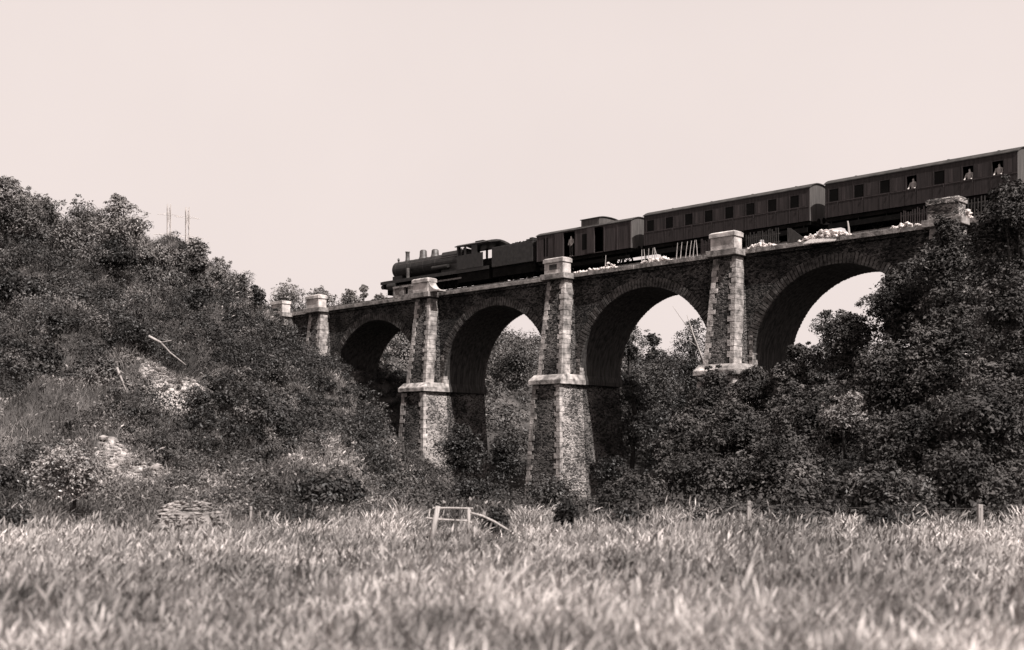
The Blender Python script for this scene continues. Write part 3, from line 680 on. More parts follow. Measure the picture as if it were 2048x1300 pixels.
# people: one continuous skinned body
def person(loc, rz, label, arm, group=None, hips=True):
    root = empty('person', loc, label, 'person', group, rz=rz)
    def skin(name, pts, edges, rad, m):
        me = bpy.data.meshes.new(name); me.from_pydata(pts, edges, []); o = link(name, me, m, root)
        sk = o.modifiers.new('skin', 'SKIN'); sk.use_smooth_shade = True
        for v, r in zip(me.skin_vertices[0].data, rad): v.radius = (r, r)
        me.skin_vertices[0].data[0].use_root = True
        ss = o.modifiers.new('sub', 'SUBSURF'); ss.levels = 1; ss.render_levels = 1
        return o
    # body faces -y ; arms reach forward
    pts = [(0,0,.92),(0,0,1.15),(0,-.01,1.38),(0,-.01,1.52),(0,-.02,1.6),(0,-.03,1.72),
           (-.19,0,1.42),(-.24,-.02 if arm<.5 else -.1,1.15),(-.22,-.12-.2*arm,1.0),(-.22,-.18-.25*arm,1.0),
           (.19,0,1.42),(.24,-.02 if arm<.5 else -.1,1.15),(.22,-.12-.2*arm,1.0),(.22,-.18-.25*arm,1.0),
           (-.1,0,.88),(-.11,-.01,.48),(-.11,.01,.08),(-.11,-.14,.04),(.1,0,.88),(.11,-.01,.48),(.11,.01,.08),(.11,-.14,.04)]
    ed = [(0,1),(1,2),(2,3),(3,4),(4,5),(2,6),(6,7),(7,8),(8,9),(2,10),(10,11),(11,12),(12,13),(0,14),(14,15),(15,16),(16,17),(0,18),(18,19),(19,20),(20,21)]
    rad = [.13,.125,.14,.055,.085,.08,.065,.048,.035,.03,.065,.048,.035,.03,.09,.06,.042,.035,.09,.06,.042,.035]
    skin('body', pts, ed, rad, M['skin'])
    skin('shirt', [(0,0,.93),(0,0,1.15),(0,-.01,1.38),(-.2,0,1.42),(-.25,-.02 if arm<.5 else -.1,1.17),(-.225,-.1-.15*arm,1.04),(.2,0,1.42),(.25,-.02 if arm<.5 else -.1,1.17),(.225,-.1-.15*arm,1.04)],
         [(0,1),(1,2),(2,3),(3,4),(4,5),(2,6),(6,7),(7,8)], [.16,.155,.17,.085,.065,.055,.085,.065,.055], M['shirt'])
    skin('trousers', [(0,0,.95),(-.1,0,.86),(-.11,-.01,.48),(-.11,.01,.12),(.1,0,.86),(.11,-.01,.48),(.11,.01,.12)], [(0,1),(1,2),(2,3),(0,4),(4,5),(5,6)], [.15,.11,.08,.06,.11,.08,.06], M['trousers'])
    mb = MB(); mb.tube([(0,.02,1.66),(0,.02,1.74),(0,.01,1.8)], [.088,.095,.05], 12); mb.build('hair', M['hair'], root, smooth=True)
    mb = MB(); mb.tube([(0,-.105,1.66),(0,-.125,1.64)], [.012,.016], 6); mb.build('nose', M['skin'], root)
    return root
def atv(s, t, z): return V3(s, t, z)
person(V3(26.8+3.55, 4-hw_+.35+.0, RT+1.17), VROT, 'person in a white shirt standing in the open doorway of the baggage van', 0)
person(V3(53.6+p2*3.35, 4-1.45+.30, RT+1.14), VROT, 'person in a white shirt leaning out of the middle window of the last coach', 1, 'passengers at the windows of the last coach')
person(V3(53.6+p2*5.35, 4-1.45+.30, RT+1.14), VROT, 'person in a white shirt at the last coach window second from the right', 1, 'passengers at the windows of the last coach')
person(V3(53.6+p2*6.35, 4-1.45+.30, RT+1.14), VROT, 'person in a white shirt at the rightmost window of the last coach', 1, 'passengers at the windows of the last coach')

# ================================================================== debris, stakes and palings on the deck edge
def smap(x, t=1.3):
    N = 238400+3394*t; Y = N/(x+1425); return (115.6+.7216*t-Y)/.6924
def heap(x0, x1, label, top=.3, n=60, m='chalk', slab=False, seed=1):
    s0, s1 = smap(x0), smap(x1); r = np.random.default_rng(seed); mb = MB()
    root_s = (s0+s1)/2; hl = (s1-s0)/2
    for k in range(n):
        u = r.random()*2-1; hh = top*(1-abs(u)**2); mb.stone((u*hl, (r.random()-.5)*.5, .04+hh*r.random()), .07+.11*r.random(), r, .7)
    o = mb.build('stone_heap', M[m], None, V3(root_s, 1.38, ZC+.33)); o.rotation_euler = (0, 0, VROT)
    return tag(o, label, 'stone heap', 'heaps of pale stone on the coping')
heap(1150, 1230, 'low scatter of pale stones on the coping just right of the third pillar', .15, 60, seed=1)
heap(1205, 1232, 'small pale stone pile on the coping below the middle of the baggage van', .4, 26, seed=2)
heap(1285, 1345, 'white stone pile between the two clusters of leaning stakes', .35, 80, seed=3)
heap(1495, 1550, 'flat white stones on the coping just right of the fourth pillar', .3, 50, seed=4)
heap(1600, 1700, 'big white rubble heap on the coping below the gap between the coaches', .55, 190, seed=5)
heap(1780, 1838, 'white stones on the coping left of the rightmost pillar', .2, 50, seed=6)
heap(1925, 1945, 'pale broken stones at the foot of the rightmost pillar', .5, 40, seed=7)
# tilted slabs slipping off the edge
s0 = smap(1660); mb = MB(); r = np.random.default_rng(4)
for k in range(9):
    a = k*.24; mb.hexa([(a, -.75+.05*k, -.42), (a+.21, -.75+.05*k, -.42), (a+.62, .3, .22), (a+.42, .3, .22), (a, -.75+.05*k, -.36), (a+.21, -.75+.05*k, -.36), (a+.62, .3, .29), (a+.42, .3, .29)])
o = mb.build('fallen_boards', M['wood'], None, V3(s0-1.6, 1.3, ZC+.42)); o.rotation_euler = (0, 0, VROT)
tag(o, 'pale boards sagging over the coping edge beside the big white rubble heap', 'boards')
mb = MB(); mb.poly_prism([(0, 0), (0, 1.15), (.25, 1.1), (1.6, .05), (1.6, 0)], 'y', 0, .05); o = mb.build('broken_fence', M['woodd'], None, V3(smap(1572), 1.5, ZC+.33)); o.rotation_euler = (0, 0, VROT)
tag(o, 'broken triangular fence panel left of the big white rubble heap', 'fence panel')
def stake(x, lean, hgt, label, group, w=.05):
    mb = MB(); mb.tube([(0, 0, -.3), (lean*.5+.01, 0, hgt*.5), (lean, 0.02, hgt)], [w*.62, w*.55, w*.4], 6)
    o = mb.build('wooden_stake', M['wood'], None, V3(smap(x), 1.28, ZC+.34)); o.rotation_euler = (0, 0, VROT); tag(o, label, 'stake', group)
nm = ['leftmost', 'second', 'third', 'fourth', 'fifth', 'rightmost']
for k, (x, ln) in enumerate(((1284, .0), (1291, -.12), (1297, .05), (1304, .12), (1311, -.1), (1317, -.35))):
    stake(x, ln, 1.12, nm[k]+' pale stake in the left cluster, above the white stone pile right of the van', 'stakes below the first coach')
for k, (x, ln) in enumerate(((1353, .12), (1361, .15), (1371, .2), (1379, .2), (1386, .18), (1396, -.15))):
    stake(x, ln, 1.22, nm[k]+' pale stake in the right cluster, left of the fourth pillar', 'stakes below the first coach')
stake(1211, .05, 1.1, 'lone upright stake below the baggage van', None, .06)
stake(1700, -.15, .95, 'short broad white stake standing in the big white rubble heap', None, .12)
def paling(x0, x1, hgt, gap, label, lean=.0, m='woodd', seed=0, base=1.6):
    s0, s1 = smap(x0, base), smap(x1, base); r = np.random.default_rng(seed); n = max(3, int((s1-s0)/gap))
    root = empty('paling_fence', V3(s0, base, ZC+.2), label, 'fence', 'paling fences on the deck edge', rz=VROT)
    for k in range(n):
        x = (s1-s0)*k/n; l = lean+.06*(r.random()-.5); h = hgt*(.88+.2*r.random())
        mb = MB(); mb.hexa([(x,0,0),(x+.07,0,0),(x+.07,.02,0),(x,.02,0),(x+l,0,h),(x+l+.06,0,h),(x+l+.06,.02,h),(x+l,.02,h)]); mb.build('pale', M[m], root)
    mb = MB(); mb.box(0, s1-s0, .022, .05, hgt*.3, hgt*.36); mb.box(0, s1-s0, .022, .05, hgt*.72, hgt*.78); mb.build('rail', M['woodd'], root)
paling(1402, 1424, 1.35, .11, 'close boarded grey paling just left of the fourth pillar', m='panel', seed=1)
paling(1492, 1560, 1.35, .16, 'dark paling fence right of the fourth pillar', seed=2)
paling(1802, 1862, 1.3, .15, 'pale edged paling fence left of the rightmost pillar', seed=3, m='panel')
paling(1935, 1975, 1.5, .2, 'dark paling fence right of the rightmost pillar', seed=4)

# ================================================================== pylons far behind the left hill
def pylon(x, Y, ytop, label):
    zt = pz(ytop, Y); z0 = h1(px(x, Y), Y); h = zt-z0; root = empty('electricity_pylon', (px(x, Y), Y, z0), label, 'pylon', 'two pylons on the skyline', rz=.5)
    mb = MB(); wb, wt = h*.075, .55
    def wz(z): return wb+(wt-wb)*min(1, z/(h*.8))
    lv = [h*k/9 for k in range(10)]
    for sx in (-1, 1):
        for sy in (-1, 1): mb.tube([(sx*wz(z), sy*wz(z), z) for z in lv], .12, 4)
    for a, b_ in zip(lv[:-1], lv[1:]):
        for sx, sy, ex, ey in ((-1,-1,1,-1),(1,-1,1,1),(1,1,-1,1),(-1,1,-1,-1)):
            mb.tube([(sx*wz(a), sy*wz(a), a), (ex*wz(b_), ey*wz(b_), b_)], .07, 4); mb.tube([(ex*wz(a), ey*wz(a), a), (sx*wz(b_), sy*wz(b_), b_)], .07, 4)
    mb.build('lattice_mast', M['pylon'], root)
    for z, l in ((h*.86, 5.5), (h*.95, 4)):
        mb = MB(); mb.tube([(-l, 0, z), (0, 0, z+.7), (l, 0, z)], .07, 4); mb.tube([(-l, 0, z), (l, 0, z)], .07, 4); mb.build('cross_arm', M['pylon'], root)
pylon(338, 420, 408, 'left of two faint lattice pylons on the skyline behind the left hill')
pylon(375, 400, 414, 'right of two faint lattice pylons on the skyline behind the left hill')

# ================================================================== field edge: wire fence, stile frame, pole, heap
fe = empty('wire_fence', (0, 31, h1(0, 31)), 'post and wire fence along the far edge of the meadow', 'fence')
posts = [(-60, 29.5, .9), (502, 31, .98), (713, 31.5, .9), (1120, 31.5, .75), (1498, 31, 1.08), (1960, 28.5, 1.05)]
pw = []
for x, Y, hh in posts:
    X = px(x, Y); z = h1(X, Y); wdt = {1498: .06, 1960: .07}.get(x, .035)
    mb = MB(); b0 = (X, Y-31, z-h1(0, 31)); mb.frust((b0[0]-wdt, b0[0]+wdt, b0[1]-wdt, b0[1]+wdt), b0[2]-.3, (b0[0]-wdt*.8, b0[0]+wdt*.8, b0[1]-wdt*.8, b0[1]+wdt*.8), b0[2]+hh)
    mb.build('post', M['post'], fe, bevel=.01); pw.append((b0[0], b0[1]-wdt, b0[2]+hh))
for dz in (.1, .5):
    mb = MB()
    for a, b_ in zip(pw[:-1], pw[1:]):
        pts = [tuple(np.array(a)*(1-t)+np.array(b_)*t-np.array([0, 0, dz+.12*t*(1-t)])) for t in np.linspace(0, 1, 7)]
        mb.tube(pts, .006, 4)
    mb.build('wire', M['wire'], fe)
Y = 26.0; q = lambda x, y, dY=0: (px(x, Y+dY)-px(900, Y), dY, pz(y, Y+dY)-h1(px(900, Y), Y))
stl = empty('broken_stile', (px(900, Y), Y, h1(px(900, Y), Y)), 'small broken frame of bleached poles standing in the meadow grass before the viaduct', 'stile')
mb = MB(); mb.tube([q(858, 1100), q(868, 1055), q(876, 1012)], [.06, .065, .055], 7); mb.build('leg', M['wood'], stl, smooth=True)
mb = MB(); mb.tube([q(937, 1072), q(938, 1016)], .035, 7); mb.build('leg', M['wood'], stl, smooth=True)
mb = MB(); mb.tube([q(866, 1016), q(900, 1016), q(946, 1017)], .024, 6); mb.build('rail', M['wood'], stl)
mb = MB(); mb.tube([q(852, 1036), q(880, 1039), q(935, 1042), q(944, 1046)], .026, 6); mb.build('rail', M['wood'], stl)
mb = MB(); mb.tube([q(939, 1025), q(965, 1032), q(990, 1044), q(1022, 1064)], [.025, .032, .03, .03], 6); mb.build('slanting_pole', M['wood'], stl, smooth=True)
Y = 28.5; mb = MB(); mb.tube([(px(160, Y), Y, pz(1072, Y)), (px(230, Y), Y+.1, pz(1078, Y)), (px(345, Y), Y+.1, pz(1081, Y))], [.03, .035, .025], 6)
o = mb.build('fallen_pole', M['wood'], None, smooth=True); tag(o, 'long bleached pole lying in the grass at the left edge of the meadow', 'pole')
r = np.random.default_rng(9); mb = MB()
cx, cy = px(385, 31.5), 31.2; cz = h1(cx, cy)
for k in range(520):
    a = r.random()*6.28; d = r.random()**.6; rr_ = d*.95; mb.stone((rr_*math.cos(a)*1.15, rr_*math.sin(a)*.8, (.95+.15*math.cos(a*2))*(1-d**4)+.05*r.random()), .05+.07*r.random(), r, .3)
mb.frust((-.85, .85, -.7, .7), -.2, (-.6, .6, -.4, .4), .85)
o = mb.build('flint_heap', M['chalk2'] if 'chalk2' in M else M['dressed'], None, (cx, cy, cz)); tag(o, 'low heap of pale broken stones at the field edge below the left bank', 'stone heap')

def branch(pts, label, Y, r0=.05):
    mb = MB(); Y = Y-2.8; p = [(px(x, Y+d), Y+d, pz(y, Y+d)) for x, y, d in pts]; n = len(p)
    for k, q3 in enumerate(p):
        p[k] = (q3[0], q3[1], q3[2])
    mb.tube(p, [r0*(1-.6*k/(n-1)) for k in range(n)], 6)
    mb.tube([p[1], tuple(Vector(p[1])+(Vector(p[2])-Vector(p[1]))*.6+Vector((.3, -.2, .35)))], [r0*.5, r0*.2], 5)
    o = mb.build('dead_branch', M['deadwood'], None, smooth=True); tag(o, label, 'branch', 'bleached dead branches on the left bank')
branch([(297, 672, 0), (322, 685, .3), (340, 705, .5), (372, 730, .6)], 'upper bleached dead branch lying on the left bank, beside the dark hollow', 54, .06)
branch([(234, 735, 0), (246, 765, 0), (263, 808, 0)], 'bleached dead branch leaning on the left bank above the pale earth slip', 49, .05)
branch([(514, 812, 0), (524, 818, 0), (529, 842, 0)], 'short hooked dead branch on the right flank of the left bank', 56, .05)

# ================================================================== TREES AND SHRUBS one can tell apart
Tn = 'deciduous_tree'
def TT(name, label, x, ytop, Y, wpx, m='leafmid', leaf=.16, n=5000, **k):
    cat = 'tree' if 'tree' in name else 'shrub'; k.setdefault('trunk_bare', .08)
    return tree(name, label, cat, x, Y, pz(ytop, Y), wpx*Y/F, m, leaf, n, **k)
G1 = 'trees on the crest of the left hill'
TT(Tn, 'tall leafy tree at the far left edge on the crest of the hill', 12, 354, 80, 170, 'leafcrest', .2, 9000, group=G1)
TT(Tn, 'thin airy tree just right of the tallest one at the left edge', 102, 392, 82, 66, 'leafcrest', .17, 1500, group=G1, open_=.8)
TT(Tn, 'rounded bushy tree on the crest, third from the left edge', 170, 404, 83, 140, 'leafcrest', .2, 5500, group=G1)
TT(Tn, 'pointed pale tree on the crest with loose branches reaching right', 240, 390, 84, 125, 'leaflight', .2, 5600, group=G1, open_=.6)
TT('shrub', 'pale sprays of foliage sticking out right of the pointed pale tree', 272, 436, 84, 60, 'leaflight', .17, 1200, group=G1, zb=pz(500, 84))
TT('shrub', 'dark dense bush below the pointed pale tree on the crest', 232, 478, 80, 110, 'leafdark', .2, 5000, group=G1)
TT('shrub', 'low bush on the crest in front of the pylons', 325, 488, 88, 80, 'leafcrest', .2, 3000, group=G1)
TT('shrub', 'tufted dark bush on the crest right of the pylons', 395, 480, 90, 75, 'leafcrest', .2, 4200, group=G1)
TT('shrub', 'smaller speckled bush on the crest sloping down to the viaduct', 440, 516, 94, 80, 'leaflight', .19, 3000, group=G1)
TT('shrub', 'low bush on the falling crest above the first stone pillar', 480, 548, 98, 65, 'leafcrest', .2, 2500, group=G1)
TT('shrub', 'small round dark bush at the foot of the crest by the leftmost pillar', 510, 570, 102, 50, 'leafdark', .2, 2200, group=G1)
for x, yt, Y, wd, m_, lab in ((60,442,84,90,'leafcrest','mid height tree filling the dip right of the tallest crest tree'),(130,474,85,100,'leafcrest','low bushy tree between the airy tree and the rounded tree'),
        (205,470,86,100,'leafcrest','low tree between the rounded and the pointed crest trees'),(290,490,87,70,'leafcrest','low bush on the crest below the pale sprays'),(362,498,92,60,'leafcrest','low crest bush just behind the tufted dark bush')):
    TT('deciduous_tree', lab, x, yt, Y, wd, m_, .2, 4000, group=G1)
G2 = 'shrubs on the slope of the left hill'
for x, yt, Y, wd, m_, lab in ((30,560,66,150,'leafdark','big dark bush high on the left slope at the picture edge'),
        (130,610,64,120,'leafmid','grey green bush on the upper left slope'),(210,640,62,120,'leafdark','dark bush above the upper bleached branch'),
        (330,545,84,110,'leafmid','bush on the upper slope below the pylons'),(400,575,84,90,'leafdark','dark bush on the upper slope below the tufted crest bush'),
        (400,660,68,110,'leafdark','dark hollow bush right of the upper bleached branch'),(60,740,54,140,'leafdark','dark bush at the left edge above the grassy shelf'),
        (200,760,52,110,'leafmid','bush on the left slope just above the grassy shelf'),(470,770,64,120,'leafmid','bush right of the pale earth slip'),
        (560,730,84,130,'leafdark','dark bush on the hill flank below the first tall pillar'),(640,760,86,130,'leafdark','dark bush at the foot of the first arch, upper one'),
        (700,790,84,120,'leafdark','dark bush at the foot of the first arch, middle one'),(745,860,82,110,'leafmid','bush at the foot of the first arch, lowest one'),
        (600,840,62,140,'leafdark','broad dark bush in the middle of the hill flank'),(520,900,50,130,'leafmid','bush low on the bank left of centre'),
        (690,930,52,170,'leafdark','dark bush at the bottom of the hill flank near the field'),(780,975,60,100,'leafdark','dark bush left of the foot of the second pier'),
        (640,970,38,200,'leafdark','low dark bush behind the fence left of the stile'),(30,960,37,140,'leafdark','dark low bush at the left edge beside the field')):
    TT('shrub', lab, x, yt, Y, wd, m_, .13+.0011*Y, 3800, group=G2)
TT('shrub', 'leafy shrub with bright highlights at the left field edge', 147, 888, 33.5, 165, 'leafbright', .10, 12000, lumps=26, trunk_bare=.18)
TT('shrub', 'small dark upright bush in front of the pale earth slip', 386, 850, 47, 42, 'leafdark', .13, 1600)
TT('shrub', 'dark bush under the pale earth slip', 330, 900, 44, 60, 'leafmid', .13, 1500)
TT('shrub', 'round dark bush standing in the edge of the meadow right of the stile', 1135, 1000, 30.5, 62, 'leafdark', .09, 2600)
G3 = 'bushes around the feet of the piers'
TT('deciduous_tree', 'dark tree between the second and third piers, nearer the second', 925, 850, 84, 120, 'leafdark', .2, 6500, group=G3)
TT('shrub', 'dark bush between the second and third piers, nearer the third', 1010, 870, 86, 100, 'leafdark', .2, 5000, group=G3)
TT('shrub', 'low dark bush before the gap between second and third piers', 960, 960, 60, 150, 'leafdark', .16, 4500, group=G3)
TT('shrub', 'low bush before the foot of the third pier', 1110, 955, 62, 150, 'leafmid', .16, 4500, group=G3)
TT('shrub', 'dark bush right of the foot of the third pier', 1225, 915, 66, 110, 'leafdark', .16, 4500, group=G3)
G4 = 'trees seen through the third and fourth arches'
TT('conifer_tree', 'dark conifer at the left side of the sky opening in the third arch', 1262, 655, 112, 95, 'leafdark', .22, 5000, group=G4, conical=True)
TT('conifer_tree', 'middle dark conifer seen through the third arch', 1306, 668, 116, 75, 'leafdark', .22, 3500, group=G4, conical=True)
TT(Tn, 'broad tree filling the right side of the third arch', 1385, 640, 112, 110, 'leafdark', .22, 5500, group=G4)
TT(Tn, 'rounded bushy tree low in the third arch', 1300, 725, 102, 150, 'leafmid', .22, 7000, group=G4)
TT(Tn, 'rounded bushy tree low in the third arch beside the fourth pier', 1385, 760, 98, 110, 'leafdark', .22, 5000, group=G4)
TT(Tn, 'leafy tree behind the right side of the fourth arch', 1655, 622, 96, 100, 'leafdark', .2, 4500, group=G4)
TT(Tn, 'leaning leafy tree low in the fourth arch opening', 1625, 690, 90, 70, 'leafmid', .18, 2500, group=G4)
G5 = 'trees covering the right bank'
for x, yt, Y, wd, m_, lab in ((2020,368,52,230,'leafright','tallest dark tree at the right edge reaching up to the last coach'),
        (1905,452,57,190,'leafright','tree covering the rightmost parapet pillar'),(1790,545,60,190,'leafright','tree masking the right side of the fourth arch'),
        (1700,628,62,150,'leafright','tree below the sky opening of the fourth arch'),(1600,690,64,150,'leafright','low tree at the left edge of the fourth arch'),
        (1500,735,66,120,'leafright','bushy crown hiding the impost of the fourth pier'),
        (2030,560,45,230,'leafright','dark tree at the right edge, halfway up the bank'),(1900,610,50,240,'leafright','broad tree in the middle of the right bank'),
        (1770,690,52,240,'leafright','broad tree left of the middle of the right bank'),(1640,770,54,220,'leafright','dark broad bush above the pale leaved bush'),
        (1480,800,58,200,'leafright','broad bush below the impost of the fourth pier'),(1370,830,60,160,'leafright','bush below the third arch left of the right bank'),
        (1980,750,42,260,'leafright','broad dark bush low on the right bank at the edge'),(1830,820,43,230,'leafright','dark bush low on the right bank above the fence'),
        (1560,880,46,240,'leafright','dark bush low on the right bank above the first right post'),(1400,910,47,210,'leafright','dark bush low in the valley right of the third pier'),
        (1270,950,46,160,'leafright','low dark bush right of the third pier near the field'),
        (1890,440,61,120,'leafright','bush growing up against the rightmost parapet pillar'),(1420,742,70,160,'leafright','bush hiding the base of the fourth pier'),(1830,520,61,130,'leafright','tree crown between the fourth arch and the rightmost pillar'),(2180,420,50,240,'leafright','tree beyond the tallest one at the right edge'),(2240,650,44,240,'leafright','bush beyond the right edge trees, low on the bank'),(1930,900,36,200,'leafright','bush just behind the rightmost fence post'),(1760,930,36,200,'leafmid','bush behind the wire between the two right posts'),(1600,960,36,160,'leafright','low bush behind the wire near the first right post')):
    TT('deciduous_tree' if yt < 640 else 'shrub', lab, x, yt, Y, wd, m_, .085+.0016*Y, 15000, up=.6, group=G5, trunk_bare=.05)
TT('shrub', 'pale leaved bush glinting in the middle of the right bank', 1690, 785, 45, 115, 'leaflight', .15, 1900, zb=pz(900, 45))
G6 = 'trees behind the left end of the viaduct'
for x, yt, wd, lab in ((575,568,90,'bushy tree behind the two left parapet pillars'),(640,576,80,'tree just right of the left pair of pillars, behind the deck'),(700,580,50,'low bush behind the deck in front of the train'),
                       (728,570,22,'thin spiky sapling behind the deck in front of the train'),(765,590,60,'low bush behind the pierced parapet')):
    TT('deciduous_tree', lab, x, yt, 146, wd, 'leaflight', .3, 2500, group=G6, trunk_bare=.1)
for x, yt, Y, wd, m_, lab in ((1330,700,106,130,'leafdark','dark round topped tree between the conifers and the broad tree in the third arch'),(1262,760,96,110,'leafdark','dark tree beside the right side of the third pier'),
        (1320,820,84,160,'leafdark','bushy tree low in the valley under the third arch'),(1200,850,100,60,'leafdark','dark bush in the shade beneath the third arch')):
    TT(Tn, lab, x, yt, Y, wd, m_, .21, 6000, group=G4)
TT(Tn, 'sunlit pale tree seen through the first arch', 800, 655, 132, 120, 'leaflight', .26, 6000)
TT(Tn, 'paler bushy tree on the hillside seen through the second arch', 1035, 690, 126, 120, 'leafmid', .26, 6000)
for x, yt, wd, hh, lab in ((1255,1012,110,29.6,'low dark bush growing into the meadow edge right of the round dark bush'),(1400,1020,130,30,'low dark bush at the meadow edge left of the first right post'),
        (1590,1022,150,29.6,'low dark bush at the meadow edge right of the first right post'),(1780,1018,150,28.8,'low dark bush at the meadow edge left of the rightmost post'),
        (610,1020,190,30,'low dark bush at the meadow edge left of the stile'),(20,1010,110,29,'low dark bush at the left end of the meadow edge'),(990,1010,80,30,'low dark bush just behind the slanting pole of the stile')):
    TT('shrub', lab, x, yt, hh, wd, 'leafdark', .085, 4200, group='low bushes along the meadow edge', lumps=14)
# bare leaning trunk in the third arch
mb = MB(); Y = 106
pt = lambda x, y: (px(x, Y), Y, pz(y, Y))
mb.tube([pt(1410, 735), pt(1398, 700), pt(1386, 668), pt(1374, 630)], [.14, .11, .08, .03], 6)
mb.tube([pt(1388, 672), pt(1372, 650), pt(1345, 612)], [.05, .035, .015], 5); mb.tube([pt(1396, 695), pt(1380, 682), pt(1352, 678)], [.05, .03, .015], 5)
o = mb.build('bare_tree', M['deadwood'], None, smooth=True); tag(o, 'bare leaning trunk with thin twigs seen through the third arch', 'dead tree')

# ================================================================== STUFF: scrub and grass
rng = np.random.default_rng(21)
def c_left(X, Y, x):
    return clear_via(X, Y) & (rng.random(len(X)) < np.where(soil(X, Y) > .3, .10, np.where((x < 330) & (Y > 44) & (Y < 50.5), .15, .95)))
p = scatter(2600, -60, 900, 36, 60, rng, c_left); scrub('bank_scrub', 'low mixed scrub covering the near part of the left bank', p, .16+.3*rng.random(len(p))**2, 80, .10, 'scrub', 31)
p = scatter(3800, -60, 900, 58, 124, rng, c_left); scrub('bank_scrub', 'low mixed scrub covering the upper slope of the left hill', p, .25+.4*rng.random(len(p))**2, 80, .15, 'scrubu', 32)
def nz(X, Y): return np.sin(X*.55+np.sin(Y*.3)*1.5)*np.cos(Y*.33+X*.21)
def clumps(label, P0, rmin, rmax, per, leaf, m, seed):
    g = np.random.default_rng(seed); R0 = rmin+(rmax-rmin)*g.random(len(P0))**1.6; z = H(P0[:, 0], P0[:, 1]); C0 = []; R1 = []
    for (X, Y), r0, zz in zip(P0, R0, z):
        C0.append((X, Y, zz+r0*.45)); R1.append(r0*.72)
        for k in range(5):
            a = g.random()*6.28; e = g.random(); C0.append((X+math.cos(a)*r0*.65, Y+math.sin(a)*r0*.65, zz+r0*(.25+.75*e))); R1.append(r0*(.28+.22*g.random()))
    V, t = lumps_leaves(np.array(C0), np.array(R1), per, leaf, g, fill=.55, up=.4)
    o = link('bramble_thicket', leaf_mesh('bramble_thicket', V, t), M[m]); return tag(o, label, 'thicket', kind='stuff')
cnd = lambda f: (lambda X, Y, x: clear_via(X, Y) & (soil(X, Y) < .25) & ~((x < 330) & (Y > 44) & (Y < 50.5)) & f(nz(X, Y)))
clumps('dark rounded bramble clumps in the folds of the left hill', scatter(420, -60, 820, 50, 108, rng, cnd(lambda v: v < .1)), .6, 1.9, 120, .15, 'leafdark', 51)
clumps('grey rounded bramble clumps on the ribs of the left hill', scatter(330, -60, 820, 46, 108, rng, cnd(lambda v: v > -.15)), .5, 1.5, 110, .14, 'leafmid', 52)
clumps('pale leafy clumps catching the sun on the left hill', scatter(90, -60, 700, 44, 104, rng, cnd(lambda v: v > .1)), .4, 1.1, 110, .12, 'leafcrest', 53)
clumps('low bramble clumps on the near bank left of the stile', scatter(230, -60, 860, 35, 50, rng, cnd(lambda v: v < .3)), .3, .85, 110, .09, 'leafmid', 54)
clumps('dark bramble clumps covering the right flank of the left hill', scatter(280, 420, 755, 46, 98, rng, cnd(lambda v: v < 5)), .6, 1.5, 120, .14, 'leafdark', 55)
clumps('dark brambles on the shaded slope inside the first arch', scatter(150, 655, 860, 96, 128, rng, lambda X, Y, x: (H(X, Y) < 12.5)), .5, 1.2, 130, .16, 'leafdark', 56)
clumps('brambles on the slip edges of the near left bank', scatter(60, 180, 470, 41, 45, rng, lambda X, Y, x: (soil(X, Y) < .1)), .3, .6, 110, .09, 'leafmid', 57)
g2 = np.random.default_rng(77); mb = MB()
for (c, rx, ry) in SOIL[:4]:
    for k in range(110):
        X = c[0]+g2.normal()*rx*.5; Y = c[1]+g2.normal()*ry*.5; q = g2.random()
        if soil(X, Y) < .2: continue
        mb.stone((X, Y, h1(X, Y)+.01), .05+.17*q**3, g2, .6)
o = mb.build('scree', M['chalk2']); tag(o, 'loose pale stones lying on the earth slips of the left bank', 'scree', kind='stuff')
q_ = lambda x, Y, n, sp: np.c_[px(x, Y)+rng.normal(size=n)*sp, Y+rng.normal(size=n)*sp]
p = np.r_[q_(30, 74, 16, 1.6), q_(110, 60, 16, 1.3), q_(235, 64, 16, 1.2), q_(250, 56, 12, 1.0), q_(420, 72, 18, 1.4), q_(430, 82, 14, 1.2), q_(50, 52, 14, 1.0), q_(340, 46, 8, .8), q_(160, 72, 14, 1.4)]
scrub('dark_scrub', 'scattered very dark patches of bramble on the left hill', p, .6+.9*rng.random(len(p)), 380, .12, 'leafdark', 38)
p = np.concatenate([np.c_[c[0]+rng.normal(size=26)*rx*.8, c[1]+rng.normal(size=26)*ry*.8] for c, rx, ry in SOIL]); scrub('slip_plants', 'small plants rooted in the pale earth slips', p, .08+.22*rng.random(len(p)), 70, .07, 'scrub', 39)
def c_vis(X, Y, x): return clear_via(X, Y)
p = scatter(1500, 800, 1500, 36, 84, rng, c_vis); scrub('valley_scrub', 'dark undergrowth in the valley around the pier feet', p, .3+.6*rng.random(len(p))**2, 60, .15, 'scrubr', 33)
p = scatter(2600, 1250, 2150, 33.5, 66, rng, c_vis); scrub('bank_scrub', 'dark undergrowth covering the right bank', p, .35+.8*rng.random(len(p))**2, 60, .16, 'scrubr', 34)
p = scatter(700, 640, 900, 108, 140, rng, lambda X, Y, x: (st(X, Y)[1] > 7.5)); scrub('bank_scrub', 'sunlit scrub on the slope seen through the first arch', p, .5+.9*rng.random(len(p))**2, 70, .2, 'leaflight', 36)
p = scatter(1300, 2120, 3400, 33.5, 66, rng, c_vis); scrub('bank_scrub', 'dark undergrowth on the right bank farther along', p, .5+.9*rng.random(len(p))**2, 60, .2, 'scrubr', 40)
p = scatter(900, -900, -40, 36, 90, rng, c_vis); scrub('bank_scrub', 'scrub on the left bank farther along', p, .5+.9*rng.random(len(p))**2, 60, .2, 'scrub', 45)
